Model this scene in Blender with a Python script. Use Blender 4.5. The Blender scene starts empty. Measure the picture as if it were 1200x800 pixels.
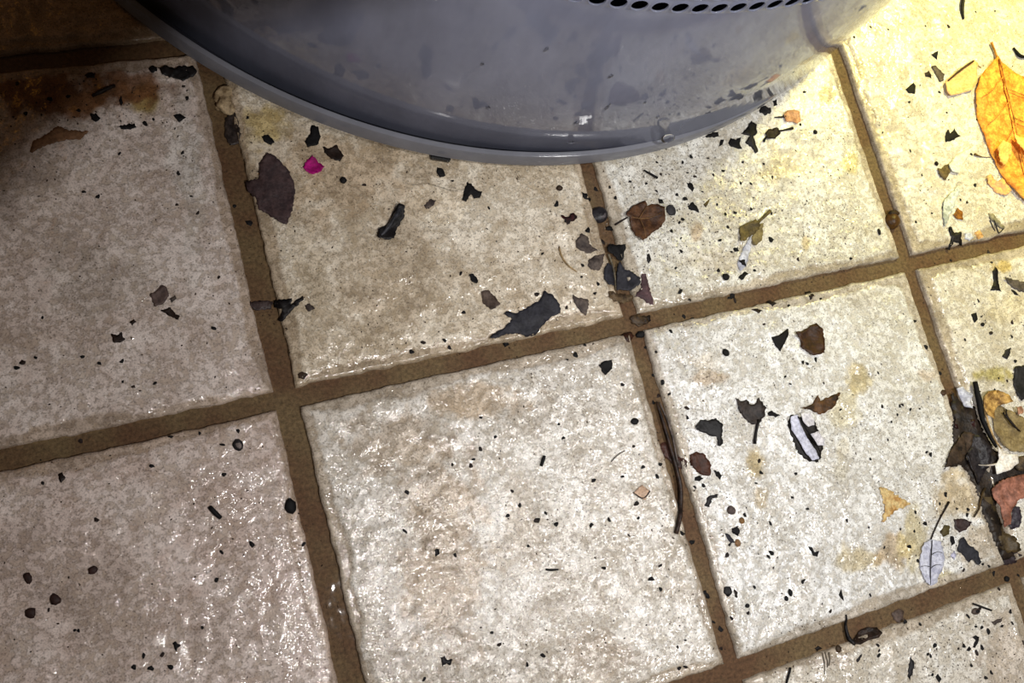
import bpy, bmesh, math, random
import numpy as np
from mathutils import Vector, Matrix
from mathutils.geometry import delaunay_2d_cdt

random.seed(7)
RNG = np.random.default_rng(11)
P = 0.20                                   # tile pitch in metres
S = bpy.context.scene
COL = S.collection

# ------------------------------------------------------------------ camera
FPX = 1119.09
CAM = np.array([-0.209957, -0.380960, 2.467458])          # in tile pitches
ROT = np.array([[0.9273938, -0.2566973, 0.2721161],
                [0.1988079, 0.9543874, 0.2227558],
                [-0.3168850, -0.1524835, 0.9361264]])      # rows: camera axes
cd = bpy.data.cameras.new('camera')
cam = bpy.data.objects.new('camera', cd)
COL.objects.link(cam)
cd.sensor_width = 36.0
cd.lens = FPX * 36.0 / 1200.0
cd.clip_start = 0.01
M = Matrix(ROT.T.tolist()).to_4x4()
M.translation = Vector((CAM * P).tolist())
cam.matrix_world = M
S.camera = cam

# ------------------------------------------------------------------ light
S.view_settings.view_transform = 'Standard'
S.view_settings.look = 'None'
S.view_settings.gamma = 1.0
S.view_settings.use_curve_mapping = False
S.view_settings.exposure = 0.0

w = bpy.data.worlds.new('evening'); S.world = w; w.use_nodes = True
w.node_tree.nodes['Background'].inputs[0].default_value = (1.0, 0.72, 0.52, 1)
w.node_tree.nodes['Background'].inputs[1].default_value = 0.03

def lamp(name, kind, loc, energy, color, target=None, **kw):
    ld = bpy.data.lights.new(name, kind); ld.energy = energy; ld.color = color
    for k, v in kw.items(): setattr(ld, k, v)
    o = bpy.data.objects.new(name, ld); COL.objects.link(o)
    o.location = Vector(loc) * P
    if target is not None:
        o.rotation_euler = (Vector(target) - Vector(loc)).to_track_quat('-Z', 'Y').to_euler()
    return o
lamp('torch_light', 'SPOT', (0.36, -0.68, 2.05), 4.1, (1.0, 0.955, 0.935), (0.816, -1.187, 1.319),
     spot_size=math.radians(162.3), spot_blend=0.015, shadow_soft_size=0.014)
lamp('added_fill_spot', 'SPOT', (2.6, -1.2, 5.0), 29.0, (1.0, 0.985, 0.965), (1.90, -0.35, 0.0),  # added overhead white fill, no known lamp; brightens the right-hand tiles
     spot_size=math.radians(46), spot_blend=0.9, shadow_soft_size=0.06)
lamp('yellow_lamp', 'SPOT', (3.30, 1.60, 2.00), 18.0, (1.0, 0.88, 0.28), (2.80, 0.90, 0.0),
     spot_size=math.radians(72), spot_blend=1.0, shadow_soft_size=0.03)
lamp('orange_lamp', 'POINT', (-1.3, 2.2, 1.6), 0.15, (1.0, 0.40, 0.04), shadow_soft_size=0.05)

# ------------------------------------------------------------------ helpers
def srgb(r, g, b, k=1.35):
    l = (r * .3 + g * .6 + b * .1) / 255.0
    k = k * (.36 + .50 * min(1.0, max(0.0, (l - .12) / .5)))
    def f(c):
        c /= 255.0
        return c / 12.92 if c <= 0.04045 else ((c + 0.055) / 1.055) ** 2.4
    return (min(f(r) * k, .95), min(f(g) * k, .95), min(f(b) * k, .95))

def _hash(ix, iy, s):
    h = (ix.astype(np.int64) * 374761393 + iy.astype(np.int64) * 668265263 + s * 974711) & 0x7fffffff
    h = ((h ^ (h >> 13)) * 1274126177) & 0x7fffffff
    h = h ^ (h >> 16)
    return (h & 0xffff) / 65535.0

def vnoise(x, y, s=0):
    x = np.asarray(x, float); y = np.asarray(y, float)
    ix = np.floor(x); iy = np.floor(y); fx = x - ix; fy = y - iy
    fx = fx * fx * (3 - 2 * fx); fy = fy * fy * (3 - 2 * fy)
    ix = ix.astype(np.int64); iy = iy.astype(np.int64)
    a = _hash(ix, iy, s); b = _hash(ix + 1, iy, s); c = _hash(ix, iy + 1, s); d = _hash(ix + 1, iy + 1, s)
    return (a * (1 - fx) + b * fx) * (1 - fy) + (c * (1 - fx) + d * fx) * fy

def fbm(x, y, s=0, o=4):
    t = 0; a = .5; n = 0
    for k in range(o):
        t = t + a * vnoise(x * 2 ** k + 17.3 * k, y * 2 ** k - 9.1 * k, s + k); n += a; a *= .55
    return t / n

def sstep(a, b, x):
    t = np.clip((x - a) / (b - a), 0, 1); return t * t * (3 - 2 * t)

def at(px, py, z=0.0):
    """floor point (in tile pitches) seen at a photo pixel"""
    d = ROT.T @ np.array([(px - 600) / FPX, -(py - 400) / FPX, -1.0])
    s = (z - CAM[2]) / d[2]
    return CAM + s * d
PX = 1 / 453.0                              # about one photo pixel on the floor, in pitches

# joint half widths
VW = {0: .031, 1: .0245, 2: .0255}
HW = {0: .0255, -1: .029, 1: .026}
vw = lambda i: VW.get(i, .025)
hw = lambda j: HW.get(j, .025)
GROUT_Z = -0.020

def face_height(x, y, e):
    """relief of a tile at (x, y); e = distance from its edge. All in pitches"""
    b = .002 + .050 * fbm(x * 6, y * 6, 50, 3)
    crust = sstep(b - .002, b + .004, e + (fbm(x * 70, y * 70, 57, 2) - .5) * .012)
    rel = (fbm(x * 7, y * 7, 3, 3) - .5) * .010 + (fbm(x * 26, y * 26, 21, 3) - .5) * .0085
    rnd = -.006 * (1 - sstep(0, .006, e))
    return rnd + (-.0040 + rel * .25) * (1 - crust) + rel * crust, crust

def floor_z(x, y):
    x = np.asarray(x, float); y = np.asarray(y, float)
    i = np.floor(x).astype(int); j = np.floor(y).astype(int)
    g = np.vectorize(vw, otypes=[float]); h = np.vectorize(hw, otypes=[float])
    e = np.minimum(np.minimum(x - i - g(i), i + 1 - x - g(i + 1)), np.minimum(y - j - h(j), j + 1 - y - h(j + 1)))
    z, c = face_height(x, y, np.maximum(e, 0))
    return np.where(e > 0, z, GROUT_Z)

def mesh_from(name, v, f, smooth=True):
    me = bpy.data.meshes.new(name)
    me.from_pydata([tuple(a) for a in v], [], [tuple(a) for a in f])
    me.update()
    if smooth: me.polygons.foreach_set('use_smooth', [True] * len(me.polygons))
    return me

def link(name, me, mat=None, parent=None, loc=None):
    o = bpy.data.objects.new(name, me); COL.objects.link(o)
    if mat is not None:
        me.materials.clear(); me.materials.append(mat)
    if parent is not None: o.parent = parent
    if loc is not None: o.location = loc
    return o

def tag(o, label=None, cat=None, group=None, kind=None):
    if label: o['label'] = label
    if cat: o['category'] = cat
    if group: o['group'] = group
    if kind: o['kind'] = kind
    return o

# ------------------------------------------------------------------ materials
def nodes_of(name):
    m = bpy.data.materials.new(name); m.use_nodes = True
    nt = m.node_tree
    return m, nt, nt.nodes['Principled BSDF'], nt.nodes, nt.links

def noise(nt, scale, detail=4, rough=.6, coord=None):
    n = nt.nodes.new('ShaderNodeTexNoise'); n.inputs['Scale'].default_value = scale
    n.inputs['Detail'].default_value = detail; n.inputs['Roughness'].default_value = rough
    if coord is not None: nt.links.new(coord, n.inputs['Vector'])
    return n.outputs['Fac']

def ramp(nt, src, stops):
    r = nt.nodes.new('ShaderNodeValToRGB'); e = r.color_ramp.elements
    while len(e) < len(stops): e.new(.5)
    for k, (p, c) in enumerate(stops):
        e[k].position = p; e[k].color = (c, c, c, 1) if isinstance(c, (int, float)) else (*c, 1)
    nt.links.new(src, r.inputs['Fac']); return r.outputs['Color']

def mixc(nt, fac, a, b, mode='MIX'):
    m = nt.nodes.new('ShaderNodeMix'); m.data_type = 'RGBA'; m.blend_type = mode
    for sock, v in ((m.inputs[0], fac), (m.inputs[6], a), (m.inputs[7], b)):
        if hasattr(v, 'is_linked'): nt.links.new(v, sock)
        elif isinstance(v, (int, float)): sock.default_value = v
        else: sock.default_value = (*v, 1)
    return m.outputs[2]

def bump(nt, src, strength, dist, normal=None):
    b = nt.nodes.new('ShaderNodeBump'); b.inputs['Strength'].default_value = strength
    b.inputs['Distance'].default_value = dist
    nt.links.new(src, b.inputs['Height'])
    if normal is not None: nt.links.new(normal, b.inputs['Normal'])
    return b.outputs['Normal']

def mat_tile():
    m, nt, b, N, L = nodes_of('cream_stone_tile')
    pos = N.new('ShaderNodeNewGeometry').outputs['Position']
    vc = N.new('ShaderNodeVertexColor'); vc.layer_name = 'Col'
    sc = N.new('ShaderNodeSeparateColor')
    vm = N.new('ShaderNodeVertexColor'); vm.layer_name = 'Mask'
    L.new(vm.outputs['Color'], sc.inputs['Color'])
    n1 = noise(nt, 1100, 3, .6, pos)                    # grain of the crust
    n2 = noise(nt, 260, 7, .70, pos)                    # crust and worn hollows
    n4 = noise(nt, 42, 4, .6, pos)                      # where the crust is worn away
    add = N.new('ShaderNodeMath'); add.operation = 'MULTIPLY_ADD'
    L.new(n4, add.inputs[0]); add.inputs[1].default_value = .45; L.new(n2, add.inputs[2])
    cr = ramp(nt, add.outputs[0], [(.665, 0.0), (.745, 1.0)])
    base = vc.outputs['Color']
    c = mixc(nt, cr, mixc(nt, 1.0, base, (.82, .79, .735), 'MULTIPLY'), mixc(nt, 1.0, base, (1.06, 1.065, 1.07), 'MULTIPLY'))
    c = mixc(nt, 1.0, c, ramp(nt, n1, [(.30, .48), (.46, .95), (.70, 1.16)]), 'MULTIPLY')
    n3 = noise(nt, 700, 3, .6, pos)                     # tiny dark pits
    pit = ramp(nt, n3, [(.605, 0.0), (.65, 1.0)])
    gate = N.new('ShaderNodeMath'); gate.operation = 'MULTIPLY'
    L.new(pit, gate.inputs[0]); L.new(sc.outputs['Green'], gate.inputs[1])
    c = mixc(nt, gate.outputs[0], c, (.06, .048, .035))
    L.new(c, b.inputs['Base Color'])
    b.inputs['Roughness'].default_value = .62
    b.inputs['Specular IOR Level'].default_value = .25
    b.inputs['Coat Weight'].default_value = .9
    b.inputs['Coat Roughness'].default_value = .065; b.inputs['Coat IOR'].default_value = 1.55
    hs = N.new('ShaderNodeMath'); hs.operation = 'MULTIPLY_ADD'
    L.new(n1, hs.inputs[0]); hs.inputs[1].default_value = .45; L.new(cr, hs.inputs[2])
    nn = bump(nt, hs.outputs[0], .55, .0006)
    L.new(nn, b.inputs['Normal'])
    cn = bump(nt, noise(nt, 340, 3, .6, pos), .36, .0016)
    L.new(cn, b.inputs['Coat Normal'])
    return m

def mat_grout():
    m, nt, b, N, L = nodes_of('wet_brown_grout')
    pos = N.new('ShaderNodeNewGeometry').outputs['Position']
    n1 = noise(nt, 500, 5, .7, pos); n0 = noise(nt, 22, 4, .6, pos)
    c = mixc(nt, ramp(nt, n0, [(.4, 0.0), (.62, 1.0)]), (.112, .060, .030), (.150, .103, .050))
    c = mixc(nt, 1.0, c, ramp(nt, n1, [(.3, .45), (.7, 1.35)]), 'MULTIPLY')
    L.new(c, b.inputs['Base Color'])
    b.inputs['Roughness'].default_value = .6; b.inputs['Specular IOR Level'].default_value = .15
    b.inputs['Coat Weight'].default_value = .6; b.inputs['Coat Roughness'].default_value = .04
    L.new(bump(nt, n1, .8, .0006), b.inputs['Normal'])
    L.new(bump(nt, noise(nt, 70, 2, .5, pos), .3, .0015), b.inputs['Coat Normal'])
    return m

def mat_drum(name, base, rough=.16):
    m, nt, b, N, L = nodes_of(name)
    pos = N.new('ShaderNodeNewGeometry').outputs['Position']
    mp = N.new('ShaderNodeMapping'); mp.inputs['Scale'].default_value = (1, 1, .35)
    L.new(pos, mp.inputs['Vector'])
    n = noise(nt, 38, 4, .6, mp.outputs['Vector'])
    c = mixc(nt, 1.0, base, ramp(nt, n, [(.35, .86), (.65, 1.08)]), 'MULTIPLY')
    L.new(c, b.inputs['Base Color'])
    L.new(ramp(nt, n, [(.3, rough * .8), (.7, rough * 1.4)]), b.inputs['Roughness'])
    b.inputs['IOR'].default_value = 1.31
    L.new(bump(nt, noise(nt, 300, 2, .5, pos), .04, .0004), b.inputs['Normal'])
    return m

_leaf = {}
def mat_leaf(rgb, rgb2=None, rough=.45, var=1.0, name='litter'):
    key = (rgb, rgb2, rough, var)
    if key in _leaf: return _leaf[key]
    m, nt, b, N, L = nodes_of(name)
    pos = N.new('ShaderNodeNewGeometry').outputs['Position']
    a = srgb(*rgb); d = srgb(*(rgb2 or tuple(c * .72 for c in rgb)))
    n = noise(nt, 170, 5, .65, pos)
    c = mixc(nt, ramp(nt, n, [(.40, 0.0), (.60, 1.0)]), a, d)
    n2 = noise(nt, 650, 3, .6, pos)
    c = mixc(nt, 1.0, c, ramp(nt, n2, [(.3, 1 - .35 * var), (.7, 1 + .2 * var)]), 'MULTIPLY')
    L.new(c, b.inputs['Base Color'])
    b.inputs['Roughness'].default_value = rough + .1
    b.inputs['Specular IOR Level'].default_value = .22
    L.new(bump(nt, n2, .5, .0006), b.inputs['Normal'])
    _leaf[key] = m
    return m

TILE = mat_tile(); GROUT = mat_grout()

# ------------------------------------------------------------------ floor: grout bed and tiles
X0, X1, Y0, Y1 = -3, 5, -4, 5
me = mesh_from('floor', [(X0 * P, Y0 * P, GROUT_Z * P), (X1 * P, Y0 * P, GROUT_Z * P), (X1 * P, Y1 * P, GROUT_Z * P), (X0 * P, Y1 * P, GROUT_Z * P),
                         (X0 * P, Y0 * P, -.09 * P), (X1 * P, Y0 * P, -.09 * P), (X1 * P, Y1 * P, -.09 * P), (X0 * P, Y1 * P, -.09 * P)],
               [(0, 1, 2, 3), (7, 6, 5, 4), (0, 4, 5, 1), (1, 5, 6, 2), (2, 6, 7, 3), (3, 7, 4, 0)], smooth=False)
floor = tag(link('floor', me, GROUT), 'wet brown grout bed with square cream stone tiles set in it', 'floor', kind='structure')

# stains with a shape of their own, plus painted corner shade: pixel, radii (px), colour (albedo), strength
STAINS_AND_SHADE = [
    ((168, 118), (22, 22), (.36, .26, .06), .85), ((310, 150), (30, 26), (.46, .34, .10), .75),
    ((70, 112), (110, 26), (.20, .085, .025), .95), ((150, 100), (55, 25), (.18, .08, .03), .9),  # corner shade painted brown over a mild rust stain, next entry too
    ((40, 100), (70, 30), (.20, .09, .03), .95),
    ((215, 170), (22, 60), (.60, .60, .56), .35), ((225, 250), (14, 90), (.60, .58, .53), .3),
    ((560, 470), (70, 22), (.46, .35, .23), .75), ((470, 520), (70, 40), (.46, .38, .29), .8),
    ((520, 650), (55, 140), (.45, .37, .28), .9), ((610, 620), (30, 60), (.50, .42, .32), .4),
    ((700, 775), (60, 35), (.47, .39, .30), .7), ((450, 760), (30, 40), (.46, .40, .33), .5),
    ((400, 205), (90, 60), (.46, .34, .21), .7), ((500, 170), (70, 40), (.46, .36, .24), .55), ((460, 330), (60, 70), (.48, .38, .26), .6),
    ((365, 330), (20, 60), (.50, .41, .28), .5),
    ((833, 442), (26, 11), (.56, .43, .29), .75), ((828, 425), (22, 14), (.70, .62, .50), .6),
    ((1005, 445), (16, 22), (.62, .50, .22), .7), ((990, 475), (20, 26), (.60, .52, .28), .5),
    ((1005, 655), (26, 18), (.58, .48, .26), .7), ((1050, 645), (26, 22), (.50, .36, .19), .75), ((1070, 635), (16, 40), (.60, .50, .22), .6),
    ((885, 550), (16, 22), (.50, .38, .16), .75), ((890, 580), (12, 14), (.52, .40, .20), .6), ((985, 540), (12, 30), (.62, .55, .38), .5),
    ((1130, 580), (36, 36), (.52, .40, .22), .75), ((1150, 635), (26, 30), (.56, .46, .33), .7), ((1110, 680), (18, 14), (.56, .48, .22), .6),
    ((965, 112), (14, 10), (.58, .48, .24), .7), ((910, 200), (28, 18), (.62, .54, .34), .6), ((998, 190), (10, 12), (.60, .50, .18), .7),
    ((1006, 90), (6, 30), (.60, .50, .26), .6), ((840, 305), (40, 18), (.56, .49, .38), .5), ((818, 272), (7, 12), (.55, .38, .20), .6),
    ((945, 285), (5, 12), (.50, .40, .22), .8), ((1010, 350), (22, 14), (.56, .50, .40), .5), ((1090, 440), (14, 10), (.55, .45, .34), .7),
    ((1165, 440), (24, 12), (.50, .42, .10), .8), ((1175, 312), (14, 8), (.72, .52, .14), .8), ((1185, 360), (30, 20), (.62, .52, .30), .5),
    ((950, 770), (50, 16), (.58, .48, .40), .5), ((1180, 780), (40, 60), (.58, .48, .38), .6),
    ((45, 240), (60, 80), (.52, .44, .38), .4), ((30, 395), (50, 14), (.46, .36, .29), .5), ((120, 330), (70, 50), (.54, .48, .42), .45),
    ((120, 700), (60, 90), (.50, .41, .35), .55), ((245, 760), (50, 40), (.44, .36, .31), .6), ((60, 640), (90, 60), (.52, .42, .37), .5),
    ((330, 750), (22, 30), (.50, .43, .37), .6),
]
STW = []
for (px, py), (rx, ry), c, k in STAINS_AND_SHADE:
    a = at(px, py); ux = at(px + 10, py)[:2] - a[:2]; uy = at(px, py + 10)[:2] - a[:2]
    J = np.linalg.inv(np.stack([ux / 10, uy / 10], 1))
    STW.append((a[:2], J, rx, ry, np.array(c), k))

def tile_colour(x, y, e, crust, i, j, detailed=True):
    m1 = fbm(x * 5, y * 5, 70, 4); m2 = fbm(x * 22, y * 22, 80, 4); m3 = fbm(x * 60, y * 60, 90, 2)
    m = np.clip((m1 - .5) * 1.3 + (m2 - .5) * 1.8 + (m3 - .5) * .8 + .5, 0, 1)[..., None]
    warm = {(-1, 0): (.57, .475, .415, .71, .63, .575), (-1, -1): (.57, .46, .40, .71, .62, .565), (0, 0): (.56, .47, .345, .79, .715, .585),  # left column tiles: warm pinkish light put into the colour
            (0, -1): (.57, .52, .445, .77, .74, .68), (1, -1): (.70, .68, .63, .85, .85, .83), (1, 0): (.62, .58, .49, .80, .785, .72),
            (-1, 1): (.42, .30, .19, .52, .38, .25), (-2, 1): (.42, .30, .19, .52, .38, .25)}.get((i, j), (.63, .58, .49, .79, .76, .69))  # orange-brown corner tiles: shade and orange light put into the colour
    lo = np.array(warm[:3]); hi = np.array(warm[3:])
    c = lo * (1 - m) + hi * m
    if detailed:
        wob = (fbm(x * 30, y * 30, 130, 4) - .5) * 2.6
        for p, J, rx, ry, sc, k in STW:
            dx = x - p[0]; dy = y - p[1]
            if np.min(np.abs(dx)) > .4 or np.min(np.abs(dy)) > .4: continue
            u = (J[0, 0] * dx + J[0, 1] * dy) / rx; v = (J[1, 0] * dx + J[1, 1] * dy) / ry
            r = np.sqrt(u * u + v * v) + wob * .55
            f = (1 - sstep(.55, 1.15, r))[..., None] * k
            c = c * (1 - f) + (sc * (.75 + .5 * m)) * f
    rim = (1 - crust)[..., None]
    rc = np.array((.43, .355, .265)) * (lo / np.array((.62, .56, .47))) ** .6
    c = c * (1 - rim * .85) + rc * (.8 + .4 * m) * rim * .85
    return c

PITS = {(1, 0): 1.0, (1, -1): .75, (0, -1): .6, (0, 0): .6, (2, 0): .35, (2, -1): .6, (1, -2): .9, (2, -2): .9, (-1, 0): .25, (-1, -1): .2}

def make_tile_mesh(i, j, n, detailed=True):
    x0, x1 = i + vw(i), i + 1 - vw(i + 1); y0, y1 = j + hw(j), j + 1 - hw(j + 1)
    s = np.linspace(0, 1, n); s = np.concatenate([[0], s, [1]])
    sx, sy = np.meshgrid(s, s, indexing='ij')
    x = x0 + sx * (x1 - x0); y = y0 + sy * (y1 - y0)
    e = np.minimum(np.minimum(x - x0, x1 - x), np.minimum(y - y0, y1 - y))
    z, crust = face_height(x, y, e)
    # chipped outline
    fx = np.exp(-np.minimum(x - x0, x1 - x) / .02); fy = np.exp(-np.minimum(y - y0, y1 - y) / .02)
    sgx = np.where(sx < .5, 1, -1); sgy = np.where(sy < .5, 1, -1)
    xw = x + fx * sgx * (fbm(y * 26, y * 0 + i * 3.1 + sgx, 140, 4) - .52) * .011
    yw = y + fy * sgy * (fbm(x * 26, x * 0 + j * 2.7 + sgy, 150, 4) - .52) * .011
    nn = n + 2
    edge = np.zeros((nn, nn), bool); edge[0, :] = edge[-1, :] = edge[:, 0] = edge[:, -1] = True
    z = np.where(edge, -.045, z)
    cx, cy = i + .5, j + .5
    v = np.stack([(xw - cx) * P, (yw - cy) * P, z * P], -1).reshape(-1, 3)
    idx = np.arange(nn * nn).reshape(nn, nn)
    f = np.stack([idx[:-1, :-1], idx[1:, :-1], idx[1:, 1:], idx[:-1, 1:]], -1).reshape(-1, 4)
    me = bpy.data.meshes.new('tile')
    me.vertices.add(len(v)); me.vertices.foreach_set('co', v.ravel())
    me.loops.add(f.size); me.loops.foreach_set('vertex_index', f.ravel().astype(np.int32))
    me.polygons.add(len(f)); me.polygons.foreach_set('loop_start', np.arange(0, f.size, 4, dtype=np.int32))
    me.polygons.foreach_set('loop_total', np.full(len(f), 4, np.int32))
    me.polygons.foreach_set('use_smooth', np.ones(len(f), bool))
    me.update(calc_edges=True); me.validate()
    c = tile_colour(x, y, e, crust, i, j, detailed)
    rgba = np.concatenate([c, np.ones(c.shape[:2] + (1,))], -1).reshape(-1, 4)
    ca = me.color_attributes.new('Col', 'FLOAT_COLOR', 'POINT'); ca.data.foreach_set('color', rgba.ravel().astype(np.float32))
    pit = PITS.get((i, j), .5) * (.35 + .65 * sstep(.4, .62, fbm(x * 6, y * 6, 160, 3))) * crust
    mk = np.stack([crust, pit, pit * 0, pit * 0 + 1], -1).reshape(-1, 4)
    cb = me.color_attributes.new('Mask', 'FLOAT_COLOR', 'POINT'); cb.data.foreach_set('color', mk.ravel().astype(np.float32))
    me.materials.append(TILE)
    return me

far = []
for i in range(X0, X1):
    for j in range(Y0, Y1):
        near = -1 <= i <= 2 and -2 <= j <= 1 and not (i in (0, 1) and j == 1)
        if near:
            me = make_tile_mesh(i, j, 170)
        else:
            if len(far) < 4: far.append(make_tile_mesh(i, j, 30, False))
            me = far[(i * 3 + j * 5) % len(far)]
        o = link('tile', me, None, floor, ((i + .5) * P, (j + .5) * P, 0))

# ------------------------------------------------------------------ the drum
DC = np.array([1.074, 2.076]); DRO = np.array([.045, .0])
BODY_R = 1.574; RING_R = 1.590; RING_H = .082
WALL = mat_drum('glossy_grey_enamel', (.200, .217, .295), .055)
RINGM = mat_drum('grey_base_ring', (.190, .196, .225), .09)
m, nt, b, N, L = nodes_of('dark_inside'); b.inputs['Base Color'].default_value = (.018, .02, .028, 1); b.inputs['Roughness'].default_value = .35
DARK = m  # near-black colour carries the shade behind the holes and in the groove
m, nt, b, N, L = nodes_of('black_rubber'); b.inputs['Base Color'].default_value = (.008, .008, .008, 1); b.inputs['Roughness'].default_value = .3
RUBBER = m

drum = bpy.data.objects.new('perforated_drum', None); COL.objects.link(drum)
drum.location = (DC[0] * P, DC[1] * P, 0); drum.empty_display_size = .05
tag(drum, 'large glossy grey round drum with rows of small holes, standing on the tiles', 'drum')

def lathe(name, prof, seg, mat, parent, off=(0, 0)):
    v = []; f = []; n = len(prof)
    for k in range(seg):
        a = 2 * math.pi * k / seg
        for r, z in prof: v.append(((off[0] + r * math.cos(a)) * P, (off[1] + r * math.sin(a)) * P, z * P))
    for k in range(seg):
        k2 = (k + 1) % seg
        for q in range(n - 1): f.append((k * n + q, k2 * n + q, k2 * n + q + 1, k * n + q + 1))
    me = mesh_from(name, v, f)
    bm = bmesh.new(); bm.from_mesh(me)
    bmesh.ops.recalc_face_normals(bm, faces=bm.faces)
    for e in bm.edges:
        if len(e.link_faces) == 2 and e.calc_face_angle(0) > .6: e.smooth = False
    bm.to_mesh(me); bm.free()
    return link(name, me, mat, parent)

HZ0 = .795; ROWP = .050; NROW = 5; NH = 210
zt = HZ0 + ROWP * NROW
lathe('base_ring', [(RING_R - .016, .021), (RING_R - .004, .018), (RING_R, .022), (RING_R, RING_H - .003), (RING_R - .001, RING_H - .001), (RING_R - .003, RING_H), (RING_R - .014, RING_H), (RING_R - .016, RING_H - .002), (RING_R - .016, .021)], 256, RINGM, drum)
lathe('drum_wall', [(BODY_R - .014, .020), (BODY_R - .003, .021), (BODY_R, .026), (BODY_R, HZ0 * .5), (BODY_R, HZ0)], 256, WALL, drum, DRO)
lathe('top_rim', [(BODY_R, zt), (BODY_R, zt + .10), (BODY_R + .010, zt + .112), (BODY_R + .024, zt + .118), (BODY_R + .030, zt + .132), (BODY_R + .022, zt + .146), (BODY_R + .004, zt + .148),
                  (BODY_R - .012, zt + .14), (BODY_R - .016, zt + .10), (BODY_R - .016, zt)], 256, WALL, drum, DRO)
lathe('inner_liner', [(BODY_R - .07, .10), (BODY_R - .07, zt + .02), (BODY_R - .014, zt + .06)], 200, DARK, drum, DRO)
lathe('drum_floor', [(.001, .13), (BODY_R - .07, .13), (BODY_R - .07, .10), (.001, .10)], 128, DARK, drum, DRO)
# perforated band: every hole is cut, its edge turned up a little
v = []; f = []; ix = {}
def vid(a, z, r):
    k = (round(a * 1e5) % round(2 * math.pi * 1e5), round(z * 1e6), round(r * 1e6))
    if k not in ix:
        ix[k] = len(v); v.append(((DRO[0] + r * math.cos(a)) * P, (DRO[1] + r * math.sin(a)) * P, z * P))
    return ix[k]
da = 2 * math.pi / NH; hr = .0185
sq = []
for k in range(16):
    t = (k % 4) / 4.0
    sq.append([(-.5 + t, -.5), (.5, -.5 + t), (.5 - t, .5), (-.5, .5 - t)][k // 4])
for row in range(NROW):
    zc = HZ0 + (row + .5) * ROWP
    for c in range(NH):
        a0 = (c + .5 * (row % 2)) * da
        rings = [[vid(a0 + u * da, zc + w_ * ROWP, BODY_R) for u, w_ in sq]]
        for rr, br in ((hr * 1.18, 0), (hr * 1.08, .0035), (hr * 1.0, .0030), (hr * .98, -.0010)):
            ring = []
            for u, w_ in sq:
                th = math.atan2(w_, u)
                ring.append(vid(a0 + rr * math.cos(th) / BODY_R, zc + rr * math.sin(th), BODY_R + br))
            rings.append(ring)
        for q in range(4):
            for k in range(16):
                k2 = (k + 1) % 16
                f.append((rings[q][k], rings[q][k2], rings[q + 1][k2], rings[q + 1][k]))
link('perforated_band', mesh_from('perforated_band', v, f), WALL, drum)
lathe('base_plate', [(.001, .024), (RING_R - .017, .024), (RING_R - .017, .019), (.001, .019)], 128, DARK, drum)  # plate added to close the groove; its dark colour stands for shade
# black rubber feet under the base ring
def block(name, w_, d_, h_, mat, parent, loc, rz):
    bm = bmesh.new(); bmesh.ops.create_cube(bm, size=1)
    bmesh.ops.scale(bm, vec=(w_, d_, h_), verts=bm.verts)
    bmesh.ops.bevel(bm, geom=bm.edges, offset=min(w_, d_, h_) * .18, segments=2, affect='EDGES')
    me = bpy.data.meshes.new(name); bm.to_mesh(me); bm.free()
    o = link(name, me, mat, parent, loc); o.rotation_euler = (0, 0, rz); return o
q0 = at(515, 188)[:2] - DC; a_foot = math.atan2(q0[1], q0[0])
for k in range(6):
    a = a_foot + k * math.pi / 3
    block('foot', .058 * P, .04 * P, .018 * P, RUBBER, drum, ((RING_R - .014) * math.cos(a) * P, (RING_R - .014) * math.sin(a) * P, .010 * P), a + math.pi / 2)

# ------------------------------------------------------------------ litter
PLACED = []                                  # (x, y, r) in pitches
def outline(pts, jag, rs, step=2.6):
    out = []
    n = len(pts)
    for k in range(n):
        a = np.array(pts[k], float); c = np.array(pts[(k + 1) % n], float)
        d = np.linalg.norm(c - a); m_ = max(1, int(d / step))
        nrm = np.array([-(c - a)[1], (c - a)[0]]) / max(d, 1e-6)
        for q in range(m_):
            t = q / m_
            p = a + (c - a) * t
            if q: p = p + nrm * rs.uniform(-jag, jag)
            out.append(p)
    return out

def base_z(x, y):
    z = floor_z(x, y)
    return np.maximum(z, z.max() - .014)

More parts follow.
